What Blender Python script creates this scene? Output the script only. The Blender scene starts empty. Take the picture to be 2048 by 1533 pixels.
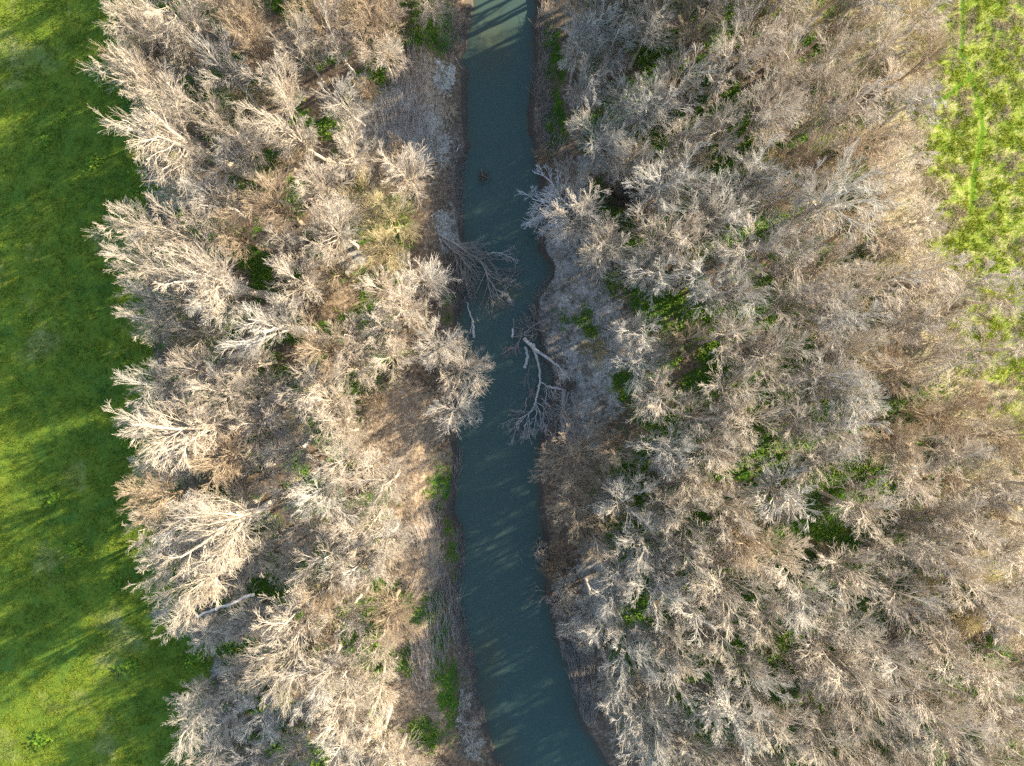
import bpy, math, random
import numpy as np

# ------------------------------------------------------------------ camera, light, exposure
S = bpy.context.scene
C = S.collection
CAM_H, TANH = 75.0, 0.75
cam_d = bpy.data.cameras.new('camera'); cam = bpy.data.objects.new('camera', cam_d); C.objects.link(cam)
cam.location = (0, 0, CAM_H); cam.rotation_euler = (0, 0, 0)
cam_d.sensor_width = 36; cam_d.lens = 24; cam_d.clip_end = 3000
S.camera = cam

SUN_EL, SUN_AZ = math.radians(23.3), math.radians(27)       # azimuth measured from +X towards +Y
world = bpy.data.worlds.new('World'); S.world = world; world.use_nodes = True
wn = world.node_tree
for n in list(wn.nodes): wn.nodes.remove(n)
sky = wn.nodes.new('ShaderNodeTexSky'); sky.sky_type = 'NISHITA'; sky.sun_disc = False
sky.sun_elevation = SUN_EL; sky.sun_rotation = math.pi/2 - SUN_AZ
sky.air_density = 1.0; sky.dust_density = 0.6
bg = wn.nodes.new('ShaderNodeBackground'); bg.inputs['Strength'].default_value = 0.135
wo = wn.nodes.new('ShaderNodeOutputWorld')
wn.links.new(sky.outputs[0], bg.inputs[0]); wn.links.new(bg.outputs[0], wo.inputs[0])
sl = bpy.data.lights.new('sun', 'SUN'); sl.energy = 5.0; sl.angle = math.radians(0.6); sl.color = (1.0, 0.86, 0.66)
so = bpy.data.objects.new('sun', sl); C.objects.link(so)
so.rotation_euler = (math.pi/2 - SUN_EL, 0, SUN_AZ + math.pi/2)
so.location = (60, 30, 60)
S.view_settings.view_transform = 'Standard'; S.view_settings.look = 'None'
S.view_settings.exposure = 1.5; S.view_settings.gamma = 1.0; S.view_settings.use_curve_mapping = False
S.render.engine = 'CYCLES'
S.cycles.max_bounces = 5; S.cycles.diffuse_bounces = 3; S.cycles.glossy_bounces = 2
S.cycles.use_adaptive_sampling = True; S.cycles.adaptive_threshold = 0.006
S.cycles.use_denoising = False

# ------------------------------------------------------------------ helpers
RNG = np.random.default_rng(11)
random.seed(5)
def W(px, py, z=0.0):
    k = TANH*(CAM_H - z)/1024.0
    return np.array([(px - 1024)*k, (766.5 - py)*k, z])

_lat = {}
def vnoise(x, y, scale, seed=0):
    if seed not in _lat: _lat[seed] = np.random.default_rng(1000+seed).random((256, 256))
    L = _lat[seed]
    x = np.asarray(x)/scale + 1000.3; y = np.asarray(y)/scale + 1000.7
    xi = np.floor(x).astype(int); yi = np.floor(y).astype(int)
    fx = x-xi; fy = y-yi; fx = fx*fx*(3-2*fx); fy = fy*fy*(3-2*fy)
    a = L[xi % 256, yi % 256]; b = L[(xi+1) % 256, yi % 256]; c = L[xi % 256, (yi+1) % 256]; d = L[(xi+1) % 256, (yi+1) % 256]
    return (a*(1-fx)+b*fx)*(1-fy)+(c*(1-fx)+d*fx)*fy
def fnoise(x, y, scale, seed=0, octv=4):
    s = 0; a = 1.0; t = 0
    for i in range(octv):
        s = s + a*vnoise(x, y, scale/2**i, seed+i*7); t += a; a *= 0.55
    return s/t

def mesh_np(name, V, F, mat=None, parent=None, smooth=False, link=True):
    V = np.ascontiguousarray(V, dtype=np.float32); F = np.ascontiguousarray(F, dtype=np.int32)
    me = bpy.data.meshes.new(name)
    me.vertices.add(len(V)); me.vertices.foreach_set('co', V.ravel())
    k = F.shape[1]
    me.loops.add(F.size); me.loops.foreach_set('vertex_index', F.ravel())
    me.polygons.add(len(F)); me.polygons.foreach_set('loop_start', np.arange(0, F.size, k, dtype=np.int32))
    me.polygons.foreach_set('loop_total', np.full(len(F), k, dtype=np.int32))
    if smooth: me.polygons.foreach_set('use_smooth', np.ones(len(F), dtype=bool))
    me.update(calc_edges=True)
    if mat: me.materials.append(mat)
    o = bpy.data.objects.new(name, me)
    if link: C.objects.link(o)
    if parent: o.parent = parent
    return o

def nrm(v): return v/np.maximum(np.linalg.norm(v, axis=-1, keepdims=True), 1e-9)

def tubes(P, R, sides=3):
    """P (n,k,3) polylines, R (n,k) radii -> verts, quads"""
    n, k, _ = P.shape
    T = np.empty_like(P); T[:, 1:-1] = P[:, 2:]-P[:, :-2] if k > 2 else T[:, 1:-1]
    T[:, 0] = P[:, 1]-P[:, 0]; T[:, -1] = P[:, -1]-P[:, -2]; T = nrm(T)
    D = nrm(P[:, -1]-P[:, 0]); ref = np.where(np.abs(D[:, 2:3]) > 0.8, np.array([[1.0, 0.1, 0]]), np.array([[0.1, 0, 1.0]]))
    A = nrm(np.cross(T, ref[:, None, :])); B = np.cross(T, A)
    th = np.arange(sides)*2*np.pi/sides
    V = P[:, :, None, :] + R[:, :, None, None]*(A[:, :, None, :]*np.cos(th)[None, None, :, None] + B[:, :, None, :]*np.sin(th)[None, None, :, None])
    idx = np.arange(n*k*sides).reshape(n, k, sides)
    a = idx[:, :-1, :]; b = np.roll(a, -1, axis=2); c = idx[:, 1:, :]; d = np.roll(c, -1, axis=2)
    F = np.stack([a, b, d, c], -1).reshape(-1, 4)
    return V.reshape(-1, 3), F

def join(parts):
    Vs, Fs, o = [], [], 0
    for V, F in parts:
        Vs.append(V); Fs.append(F+o); o += len(V)
    return np.concatenate(Vs), np.concatenate(Fs)

def sample(P, R, t):
    """P (n,k,3), t (n,m) in 0..1 -> pos, tangent, radius"""
    n, k, _ = P.shape
    u = np.clip(t, 0, 0.9999)*(k-1); i = u.astype(int); f = (u-i)[..., None]
    r = np.arange(n)[:, None]
    a = P[r, i]; b = P[r, i+1]
    return a+(b-a)*f, nrm(b-a), R[r, i]*(1-f[..., 0])+R[r, i+1]*f[..., 0]

def kids(rng, P, R, L, m, ang, ratio, k, up=0.0, out=0.0, wob=0.2, tmin=0.2, rmax=1.0, rend=0.45, trop=0.0, flat=None):
    n = len(P)
    t = (np.arange(m)[None, :]+rng.random((n, m)))/m*(1-tmin)+tmin
    pos, tan, rad = sample(P, R, t)
    q = nrm(np.cross(tan, rng.normal(size=tan.shape)))
    a = np.radians(ang)*(0.6+0.8*rng.random((n, m)))
    d = np.cos(a)[..., None]*tan+np.sin(a)[..., None]*q
    rad_dir = pos.copy(); rad_dir[..., 2] = 0
    d = nrm(d+np.array([0, 0, up])+out*nrm(rad_dir))
    if flat is not None: d[..., 2] = d[..., 2]*flat; d = nrm(d)
    ln = L[:, None]*ratio*(1.2-0.6*t)*(0.6+0.7*rng.random((n, m)))
    pos = pos.reshape(-1, 3); d = d.reshape(-1, 3); ln = ln.ravel(); rad = np.minimum(rad.ravel()*0.72, rmax)
    Q = np.empty((n*m, k, 3)); Q[:, 0] = pos
    for j in range(1, k):
        Q[:, j] = Q[:, j-1]+d*(ln/(k-1))[:, None]
        d = nrm(d+rng.normal(size=d.shape)*wob+np.array([0, 0, trop]))
    RR = rad[:, None]*np.linspace(1, rend, k)[None, :]
    return Q, RR, ln

# ------------------------------------------------------------------ materials
def mat_new(name):
    m = bpy.data.materials.new(name); m.use_nodes = True
    nt = m.node_tree; b = nt.nodes['Principled BSDF']
    b.inputs['Specular IOR Level'].default_value = 0.25
    return m, nt, b
def N(nt, typ, **kw):
    n = nt.nodes.new(typ)
    for k, v in kw.items(): setattr(n, k, v)
    return n
def noise(nt, scale, detail=4, rough=0.55, coord='Object', vec=None):
    tc = N(nt, 'ShaderNodeNewGeometry') if coord == 'World' else N(nt, 'ShaderNodeTexCoord')
    n = N(nt, 'ShaderNodeTexNoise'); n.inputs['Scale'].default_value = scale
    n.inputs['Detail'].default_value = detail; n.inputs['Roughness'].default_value = rough
    nt.links.new(vec or tc.outputs['Position' if coord == 'World' else coord], n.inputs['Vector'])
    return n.outputs['Fac']
def ramp(nt, fac, stops):
    r = N(nt, 'ShaderNodeValToRGB'); e = r.color_ramp.elements
    e[0].position, e[0].color = stops[0][0], (*stops[0][1], 1)
    e[1].position, e[1].color = stops[-1][0], (*stops[-1][1], 1)
    for p, c in stops[1:-1]:
        x = e.new(p); x.color = (*c, 1)
    nt.links.new(fac, r.inputs['Fac']); return r.outputs['Color']
def mix(nt, fac, a, b, blend='MIX'):
    m = N(nt, 'ShaderNodeMix', data_type='RGBA', blend_type=blend)
    for i, v in ((0, fac), (6, a), (7, b)):
        if isinstance(v, (tuple, float, int)):
            m.inputs[i].default_value = (*v, 1) if isinstance(v, tuple) else v
        else: nt.links.new(v, m.inputs[i])
    return m.outputs[2]
def mth(nt, op, a, b=0.0, c=0.0, clamp=False):
    m = N(nt, 'ShaderNodeMath', operation=op, use_clamp=clamp)
    for i, v in enumerate((a, b, c)):
        if isinstance(v, (float, int)): m.inputs[i].default_value = v
        else: nt.links.new(v, m.inputs[i])
    return m.outputs[0]
def bump(nt, b, h, strength, dist):
    bm = N(nt, 'ShaderNodeBump'); bm.inputs['Strength'].default_value = strength; bm.inputs['Distance'].default_value = dist
    nt.links.new(h, bm.inputs['Height']); nt.links.new(bm.outputs[0], b.inputs['Normal'])

def bark(name, dark, light, rnd=0.2):
    m, nt, b = mat_new(name)
    f = noise(nt, 1.3, 5, 0.65)
    col = ramp(nt, f, [(0.3, dark), (0.62, light)])
    oi = N(nt, 'ShaderNodeObjectInfo')
    v = mth(nt, 'MULTIPLY_ADD', oi.outputs['Random'], rnd*2, 1-rnd)
    mm = N(nt, 'ShaderNodeVectorMath', operation='SCALE'); nt.links.new(col, mm.inputs[0]); nt.links.new(v, mm.inputs['Scale'])
    nt.links.new(mm.outputs[0], b.inputs['Base Color']); b.inputs['Roughness'].default_value = 0.85
    return m
BARK = {
    'tan': bark('bark_tan', (0.37, 0.31, 0.23), (0.66, 0.575, 0.455)),
    'grey': bark('bark_grey', (0.37, 0.335, 0.275), (0.64, 0.59, 0.50)),
    'brown': bark('bark_brown', (0.25, 0.185, 0.12), (0.47, 0.37, 0.25)),
    'yellow': bark('bark_yellow', (0.33, 0.27, 0.14), (0.55, 0.47, 0.26)),
    'white': bark('bark_white', (0.50, 0.49, 0.475), (0.72, 0.71, 0.69), 0.0),
    'dark': bark('bark_dark', (0.05, 0.04, 0.035), (0.11, 0.09, 0.08)),
}
def drift_mat(name, dark, light):
    m, nt, b = mat_new(name)
    f = noise(nt, 2.2, 6, 0.7)
    f2 = noise(nt, 14, 4, 0.7)
    col = ramp(nt, mth(nt, 'MULTIPLY_ADD', f2, 0.5, mth(nt, 'MULTIPLY', f, 0.5)), [(0.34, dark), (0.58, light)])
    nt.links.new(col, b.inputs['Base Color']); b.inputs['Roughness'].default_value = 0.8
    bump(nt, b, f2, 0.6, 0.04)
    return m
M_DRIFT = drift_mat('weathered_wood', (0.22, 0.20, 0.18), (0.62, 0.59, 0.55))
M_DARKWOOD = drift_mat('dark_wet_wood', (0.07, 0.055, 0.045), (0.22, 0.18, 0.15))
M_GREYWOOD = drift_mat('grey_dead_wood', (0.16, 0.14, 0.12), (0.40, 0.36, 0.32))

def leafy(name, c1, c2, c3, scale=0.5):
    m, nt, b = mat_new(name)
    f = noise(nt, scale, 3, 0.6, 'World'); f2 = noise(nt, 9.0, 2, 0.6, 'World')
    col = ramp(nt, mth(nt, 'MULTIPLY_ADD', f2, 0.55, mth(nt, 'MULTIPLY', f, 0.45)), [(0.33, c1), (0.5, c2), (0.66, c3)])
    nt.links.new(col, b.inputs['Base Color']); b.inputs['Roughness'].default_value = 0.7
    tr = N(nt, 'ShaderNodeBsdfTranslucent'); nt.links.new(col, tr.inputs[0])
    ms = N(nt, 'ShaderNodeMixShader'); ms.inputs[0].default_value = 0.3
    out = nt.nodes['Material Output']
    nt.links.new(b.outputs[0], ms.inputs[1]); nt.links.new(tr.outputs[0], ms.inputs[2]); nt.links.new(ms.outputs[0], out.inputs[0])
    return m
M_LEAF = leafy('green_weed_leaves', (0.05, 0.13, 0.012), (0.14, 0.27, 0.018), (0.34, 0.42, 0.03))
M_GRASS = leafy('field_grass', (0.055, 0.145, 0.034), (0.145, 0.21, 0.02), (0.33, 0.29, 0.02), 0.7)
M_TUSS = leafy('meadow_grass', (0.17, 0.26, 0.02), (0.33, 0.38, 0.03), (0.52, 0.50, 0.12), 0.35)
M_STRAW = leafy('straw_grass', (0.28, 0.23, 0.13), (0.45, 0.38, 0.24), (0.60, 0.53, 0.38), 0.5)
M_STALK = bark('dead_stalk', (0.26, 0.22, 0.18), (0.52, 0.47, 0.41))
M_CLUMP = leafy('mistletoe_leaves', (0.12, 0.15, 0.02), (0.26, 0.27, 0.05), (0.40, 0.36, 0.08))

# ------------------------------------------------------------------ layout: river edges, boundaries (photo pixels)
ZW = -3.0
L_EDGE = [(944, -60), (944, 0), (942, 44), (934, 99), (921, 116), (936, 150), (935, 205), (941, 291), (924, 335), (920, 376), (930, 445), (934, 496), (918, 540), (921, 600),
          (921, 662), (925, 720), (915, 800), (911, 881), (920, 911), (916, 946), (907, 1021), (928, 1070), (928, 1104), (914, 1195), (928, 1250), (945, 1313),
          (963, 1393), (970, 1435), (991, 1504), (1006, 1533), (1030, 1600)]
R_EDGE = [(1070, -60), (1069, 0), (1065, 68), (1064, 171), (1053, 232), (1064, 273), (1071, 321), (1079, 380), (1081, 451), (1079, 500), (1098, 530), (1091, 559), (1067, 597),
          (1064, 650), (1080, 700), (1094, 757), (1095, 809), (1084, 860), (1076, 901), (1074, 960), (1078, 1028), (1090, 1076), (1084, 1111), (1088, 1174), (1102, 1226), (1106, 1278),
          (1137, 1347), (1147, 1417), (1165, 1452), (1189, 1497), (1208, 1533), (1245, 1600)]
FIELD_B = [(225, -60), (235, 100), (250, 250), (292, 330), (296, 420), (290, 560), (312, 690), (310, 900), (325, 1100), (370, 1250), (432, 1320), (405, 1420), (380, 1533), (380, 1600)]
MEAD_B = [(1845, -60), (1852, 100), (1855, 300), (1865, 450), (1912, 500), (1935, 640), (1985, 780), (2045, 860), (2110, 1000), (2150, 1300), (2160, 1600)]
def edge_fn(pts, z):
    w = np.array([W(a, b, z)[:2] for a, b in pts]); w = w[np.argsort(w[:, 1])]
    def f(y, e=0):
        y = np.asarray(y, float)
        return np.interp(y, w[:, 1], w[:, 0])
    return f
_xl, _xr = edge_fn(L_EDGE, ZW), edge_fn(R_EDGE, ZW)
def xl(y): return _xl(y)+(fnoise(np.asarray(y, float)*1.0, 0*np.asarray(y, float)+3, 1.6, 55)-0.5)*0.8
def xr(y): return _xr(y)+(fnoise(np.asarray(y, float)*1.0, 0*np.asarray(y, float)+9, 1.6, 57)-0.5)*0.8
xf, _xm = edge_fn(FIELD_B, 0), edge_fn(MEAD_B, 1.6)
def xm(y):
    y = np.asarray(y, float); return _xm(y)+(fnoise(y, 0*y+5, 2.2, 59)-0.5)*(3.0+7.0*(y < 17))

def blob(x, y, spots, z=0):
    """soft union of ellipses given in photo pixels: (px,py,rx,ry)"""
    a = np.zeros_like(x)
    x = x+(fnoise(x, y, 1.6, 91)-0.5)*2.6; y = y+(fnoise(x, y, 1.6, 95)-0.5)*2.6
    for px, py, rx, ry in spots:
        c = W(px, py, z); k = TANH*(CAM_H-z)/1024
        d = np.sqrt(((x-c[0])/(rx*k))**2+((y-c[1])/(ry*k))**2)
        a = np.maximum(a, np.clip(1.6-d, 0, 1))
    return a
GREEN = [(1330, 850, 34, 34), (1430, 1000, 34, 34), (1300, 120, 30, 30), (1730, 520, 46, 34), (1560, 780, 40, 30), (1720, 930, 46, 34), (1840, 1330, 40, 34), (1490, 300, 36, 40), (1410, 640, 40, 36), (1520, 1090, 40, 36), (1395, 1130, 30, 30), (1420, 700, 30, 30), (862, 55, 42, 60), (765, 140, 34, 45), (770, 95, 30, 30), (731, 615, 18, 34), (728, 660, 14, 45), (882, 975, 24, 50), (908, 1090, 22, 60), (725, 1240, 45, 48), (790, 1200, 45, 25),
         (840, 1220, 40, 30), (886, 1300, 16, 70), (900, 1400, 18, 60), (1112, 100, 18, 60), (1112, 230, 16, 80), (1265, 475, 30, 25), (1540, 468, 28, 26), (1375, 560, 26, 30), (1370, 610, 30, 26),
         (1252, 765, 26, 36), (1120, 640, 10, 22), (1150, 640, 16, 8), (1180, 650, 14, 40), (1262, 985, 38, 50), (1265, 930, 30, 36), (1380, 1290, 45, 30), (1548, 1285, 42, 50), (1560, 1350, 30, 40), (1740, 1460, 60, 34),
         (1790, 1490, 50, 30), (542, 560, 16, 34), (545, 312, 26, 20), (540, 720, 28, 22), (570, 765, 40, 24), (518, 1065, 24, 30), (545, 1150, 18, 45), (480, 815, 26, 14), (560, 1180, 18, 26), (1600, 1150, 40, 60),
         (1640, 1030, 60, 30), (1500, 660, 60, 30), (1540, 930, 50, 40), (1690, 800, 40, 30), (700, 920, 30, 20), (770, 1290, 30, 20), (815, 1310, 16, 40), (1250, 180, 24, 20), (1310, 120, 20, 30), (1285, 275, 22, 24),
         (1500, 20, 60, 30), (1370, 10, 40, 20), (1260, 1110, 30, 18), (850, 90, 40, 14), (1390, 1440, 50, 40), (855, 1450, 40, 30), (1330, 850, 25, 40), (1430, 1000, 30, 20), (895, 600, 14, 40), (1220, 560, 12, 30), (1240, 1040, 40, 20)]
MUD = [(1150, 620, 74, 120), (1182, 720, 62, 100), (1182, 820, 52, 84), (1130, 560, 44, 60), (1110, 480, 30, 50), (1190, 1150, 30, 60), (1160, 880, 30, 30), (895, 160, 10, 30),
       (905, 460, 26, 34), (850, 290, 50, 50), (1130, 490, 30, 40), (1210, 1210, 20, 40), (780, 240, 60, 60), (705, 520, 26, 30), (1180, 330, 30, 20), (735, 200, 14, 30), (1240, 370, 20, 30), (440, 1320, 16, 20), (1100, 460, 14, 40)]
BARE = [(810, 850, 70, 90), (770, 900, 60, 60), (850, 940, 40, 60), (790, 300, 90, 70), (830, 1250, 40, 60), (840, 1400, 50, 120), (840, 1080, 34, 110), (840, 210, 50, 90), (620, 330, 60, 26), (690, 600, 30, 26),
        (1220, 700, 40, 90)]
PATHS = [[(1925, -40), (1926, 60), (1922, 110), (1945, 160), (1962, 215), (1966, 262), (1950, 340), (1942, 430)], [(1945, 150), (1905, 185), (1870, 210)]]
def path_mask(x, y):
    d = np.full_like(x, 99.0)
    for pl in PATHS:
        w = [W(a, b, 1.6)[:2] for a, b in pl]
        for a, b in zip(w[:-1], w[1:]):
            ab = b-a; t = np.clip(((x-a[0])*ab[0]+(y-a[1])*ab[1])/(ab@ab), 0, 1)
            d = np.minimum(d, np.hypot(x-a[0]-t*ab[0], y-a[1]-t*ab[1]))
    return np.clip(1.25-d/0.30, 0, 1)

def sstep(a, b, x):
    t = np.clip((x-a)/(b-a), 0, 1); return t*t*(3-2*t)
def height(x, y):
    dl = xl(y)-x; dr = x-xr(y)
    n1 = fnoise(x, y, 3.0, 3)-0.5; n2 = fnoise(x, y, 0.9, 5, 3)-0.5
    hl = -3.35+1.0*sstep(-0.3, 0.5, dl+n1*0.8)+1.45*sstep(0.4, 3.0, dl+n1*1.5)+0.9*sstep(2.0, 4.5, dl)+0.9*sstep(1.8, 4.2, dl)*(1-sstep(11, 22, dl))
    hr = -3.35+1.0*sstep(-0.3, 0.7, dr+n1*0.8)+0.9*sstep(0.6, 6.5, dr+n1*2)+1.45*sstep(6.0, 11.5, dr+n1*3)+1.6*sstep(11, 22, dr)
    h = np.where(dl > -1, hl, np.where(dr > -1, hr, -3.6))
    h = np.where((dl < -0.3) & (dr < -0.3), -3.7, h)
    out = (dl > 0.3) | (dr > 0.3)
    rough = np.where(x < xf(y), 0.12, np.where(x > xm(y), 0.5, 0.55))
    nb = np.minimum(np.abs(dl), np.abs(dr)); rough = rough*(1+1.3*sstep(9, 3, nb))
    h = h+out*(n1*0.5*rough*1.6+n2*0.5*rough)
    return h

def axis(lo, hi, step, far, n):
    core = np.arange(lo, hi+step/2, step)
    g = (np.linspace(0, 1, n+1)[1:]**2.2)*(far-hi)
    return np.concatenate([(lo-g)[::-1], core, hi+g])
X1 = axis(-64, 64, 0.33, 900, 22); Y1 = axis(-47, 47, 0.33, 900, 22)
GX, GY = np.meshgrid(X1, Y1, indexing='ij'); nx, ny = GX.shape
GZ = height(GX, GY)
V = np.stack([GX, GY, GZ], -1).reshape(-1, 3)
gi = np.arange(nx*ny).reshape(nx, ny)
F = np.stack([gi[:-1, :-1], gi[1:, :-1], gi[1:, 1:], gi[:-1, 1:]], -1).reshape(-1, 4)
x, y, z = V.T
fe = (fnoise(x, y, 4, 31)-0.5)*2.2
att = {}
att['field'] = sstep(0.4, -0.4, x-xf(y)+fe*0.6)
att['meadow'] = sstep(-1.2, 0.6, x-xm(y)+fe*1.6)
att['straw'] = sstep(-14, -3, x-xm(y)+fe*3)*(1-att['meadow'])*sstep(-30, -5, y+5)+sstep(-9, -2, x-xm(y))*(1-att['meadow'])*0.8
att['mud'] = blob(x, y, MUD, -1.5)
att['bare'] = blob(x, y, BARE, -0.3)
dens = np.where(x > xr(y), 0.98, 0.45)
att['green'] = np.clip(np.maximum(blob(x, y, GREEN, -0.3)*(0.45+0.55*sstep(0.38, 0.55, fnoise(x, y, 1.0, 97))), sstep(0.45, 0.56, fnoise(x, y, 2.3, 41)+(dens-0.5)*0.22)*0.85*(1-att['bare'])*(1-np.clip(1.6*att['mud'], 0, 1))*sstep(3.0, 8.0, np.maximum(xl(y)-x, x-xr(y)))), 0, 1)*(1-att['straw']*0.6)
att['wet'] = sstep(1.1, 0.3, np.minimum(np.abs(xl(y)-x), np.abs(x-xr(y)))+fe*0.1)
att['path'] = path_mask(x, y)*(x > xm(y)-2)
zone_f = x[F].mean(1) < xf(y[F].mean(1)); zone_m = x[F].mean(1) > xm(y[F].mean(1))
zone_b = (z[F].mean(1) < -0.55) & ~zone_f & ~zone_m
zones = {'field': zone_f, 'meadow': zone_m, 'river_bank': zone_b, 'ground': ~(zone_f | zone_m | zone_b)}

def terrain_mat():
    m, nt, b = mat_new('terrain')
    A = lambda k: (lambda n: n.outputs['Fac'])(N(nt, 'ShaderNodeAttribute', attribute_name=k))
    nf = noise(nt, 2.6, 6, 0.68, 'World'); nm = noise(nt, 0.55, 5, 0.6, 'World'); nh = noise(nt, 9.0, 4, 0.7, 'World'); ns = noise(nt, 0.12, 4, 0.6, 'World')
    def thr(att, w=1.3, soft=4.0, nn=nf):     # crisp noisy edge
        return mth(nt, 'MULTIPLY_ADD', mth(nt, 'ADD', mth(nt, 'SUBTRACT', att, 0.5), mth(nt, 'MULTIPLY', mth(nt, 'SUBTRACT', nn, 0.5), w)), soft, 0.5, clamp=True)
    litter = ramp(nt, nf, [(0.30, (0.065, 0.047, 0.03)), (0.47, (0.19, 0.14, 0.09)), (0.62, (0.36, 0.28, 0.19)), (0.75, (0.50, 0.41, 0.29))])
    litter = mix(nt, mth(nt, 'MULTIPLY', nh, 0.7), litter, (0.12, 0.085, 0.06))
    bare = ramp(nt, mth(nt, 'MULTIPLY_ADD', nh, 0.4, mth(nt, 'MULTIPLY', nf, 0.6)), [(0.34, (0.11, 0.075, 0.045)), (0.45, (0.27, 0.195, 0.12)), (0.54, (0.42, 0.32, 0.21)), (0.66, (0.56, 0.45, 0.31))])
    mud = ramp(nt, mth(nt, 'MULTIPLY_ADD', nh, 0.35, mth(nt, 'MULTIPLY_ADD', nm, 0.3, mth(nt, 'MULTIPLY', nf, 0.35))), [(0.37, (0.07, 0.055, 0.04)), (0.46, (0.21, 0.185, 0.14)), (0.53, (0.44, 0.42, 0.36)), (0.64, (0.68, 0.66, 0.60))])
    green = ramp(nt, mth(nt, 'MULTIPLY_ADD', nh, 0.5, mth(nt, 'MULTIPLY', nf, 0.5)), [(0.36, (0.02, 0.055, 0.010)), (0.5, (0.055, 0.13, 0.018)), (0.64, (0.12, 0.21, 0.03))])
    field = ramp(nt, mth(nt, 'MULTIPLY_ADD', nh, 0.55, mth(nt, 'MULTIPLY_ADD', nm, 0.18, mth(nt, 'MULTIPLY', ns, 0.27))),
                 [(0.36, (0.038, 0.14, 0.036)), (0.46, (0.095, 0.175, 0.022)), (0.54, (0.175, 0.225, 0.018)), (0.66, (0.33, 0.33, 0.08))])
    pale = thr(mth(nt, 'MULTIPLY', ns, 1.0), 0.5, 3.0)
    field = mix(nt, mth(nt, 'MULTIPLY', mth(nt, 'MULTIPLY_ADD', mth(nt, 'SUBTRACT', ns, 0.56), 5.0, 0.0, clamp=True), mth(nt, 'MULTIPLY', nh, 1.0)), field, (0.36, 0.34, 0.22))
    mead = ramp(nt, mth(nt, 'MULTIPLY_ADD', nh, 0.3, mth(nt, 'MULTIPLY_ADD', nm, 0.25, mth(nt, 'MULTIPLY', nf, 0.45))),
                [(0.38, (0.12, 0.21, 0.02)), (0.49, (0.24, 0.32, 0.03)), (0.55, (0.42, 0.40, 0.14)), (0.64, (0.60, 0.51, 0.33))])
    straw = ramp(nt, mth(nt, 'MULTIPLY_ADD', nh, 0.45, mth(nt, 'MULTIPLY', nf, 0.55)), [(0.33, (0.20, 0.17, 0.08)), (0.5, (0.46, 0.40, 0.23)), (0.64, (0.64, 0.58, 0.38))])
    wet = mix(nt, nh, (0.055, 0.048, 0.038), (0.15, 0.13, 0.105))
    c = litter
    c = mix(nt, thr(A('bare')), c, bare)
    c = mix(nt, thr(A('straw')), c, straw)
    c = mix(nt, thr(mth(nt, 'MULTIPLY_ADD', nm, 0.9, mth(nt, 'SUBTRACT', A('mud'), 0.45)), 2.4, 3.0), c, mud)
    c = mix(nt, thr(mth(nt, 'MULTIPLY', A('green'), 0.85), 2.2), c, green)
    c = mix(nt, thr(A('wet'), 0.8), c, wet)
    c = mix(nt, thr(A('field'), 0.6), c, field)
    c = mix(nt, thr(A('meadow'), 0.9), c, mead)
    c = mix(nt, thr(A('path'), 0.9), c, mix(nt, nh, (0.07, 0.17, 0.01), (0.16, 0.26, 0.015)))
    nt.links.new(c, b.inputs['Base Color']); b.inputs['Roughness'].default_value = 0.95; b.inputs['Specular IOR Level'].default_value = 0.1
    bump(nt, b, mth(nt, 'MULTIPLY_ADD', nh, 0.5, nf), 0.9, 0.16)
    return m
M_TERR = terrain_mat()
for nm_, msk in zones.items():
    FF = F[msk]; u, inv = np.unique(FF, return_inverse=True)
    o = mesh_np(nm_, V[u], inv.reshape(FF.shape), M_TERR, smooth=True)
    for k, v in att.items():
        a = o.data.attributes.new(k, 'FLOAT', 'POINT'); a.data.foreach_set('value', np.asarray(v[u], dtype=np.float32))
    o['kind'] = 'structure'

# ---- water
def water():
    m, nt, b = mat_new('river_water')
    sh = N(nt, 'ShaderNodeAttribute', attribute_name='shallow').outputs['Fac']
    nf = noise(nt, 0.35, 4, 0.6, 'World'); nh = noise(nt, 6.0, 3, 0.6, 'World')
    deep = mix(nt, nf, (0.055, 0.095, 0.077), (0.060, 0.101, 0.082))
    f = mth(nt, 'MULTIPLY', sh, mth(nt, 'MULTIPLY_ADD', nf, 1.2, 0.2), clamp=True)
    c = mix(nt, f, deep, (0.075, 0.085, 0.05))
    nt.links.new(c, b.inputs['Base Color']); b.inputs['Roughness'].default_value = 0.12; b.inputs['IOR'].default_value = 1.33
    b.inputs['Specular IOR Level'].default_value = 0.5
    bump(nt, b, mth(nt, 'MULTIPLY_ADD', nh, 0.3, noise(nt, 1.3, 3, 0.5, 'World')), 0.03, 0.02)
    ys = np.concatenate([np.linspace(-900, -50, 12), np.arange(-49.5, 50, 0.6), np.linspace(50.5, 900, 12)])
    us = np.linspace(0, 1, 20)
    a = xl(ys)-1.2; c_ = xr(ys)+1.2
    X = a[:, None]+(c_-a)[:, None]*us[None, :]; Y = np.repeat(ys[:, None], 20, 1)
    Vw = np.stack([X, Y, np.full_like(X, ZW)], -1).reshape(-1, 3)
    g = np.arange(len(ys)*20).reshape(len(ys), 20)
    Fw = np.stack([g[:-1, :-1], g[:-1, 1:], g[1:, 1:], g[1:, :-1]], -1).reshape(-1, 4)
    o = mesh_np('river', Vw, Fw, m, smooth=True)
    s = blob(Vw[:, 0], Vw[:, 1], [(985, 90, 40, 60), (975, 1350, 18, 90), (1010, 1500, 20, 40), (1080, 800, 16, 60), (990, 590, 40, 30), (1085, 1120, 14, 50)], ZW)*0.8
    dd = np.minimum(Vw[:, 0]-xl(Vw[:, 1]), xr(Vw[:, 1])-Vw[:, 0]); s = np.maximum(s, 0.75*sstep(0.9, 0.0, dd))
    at = o.data.attributes.new('shallow', 'FLOAT', 'POINT'); at.data.foreach_set('value', s.astype(np.float32))
    o['kind'] = 'structure'
water()

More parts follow.
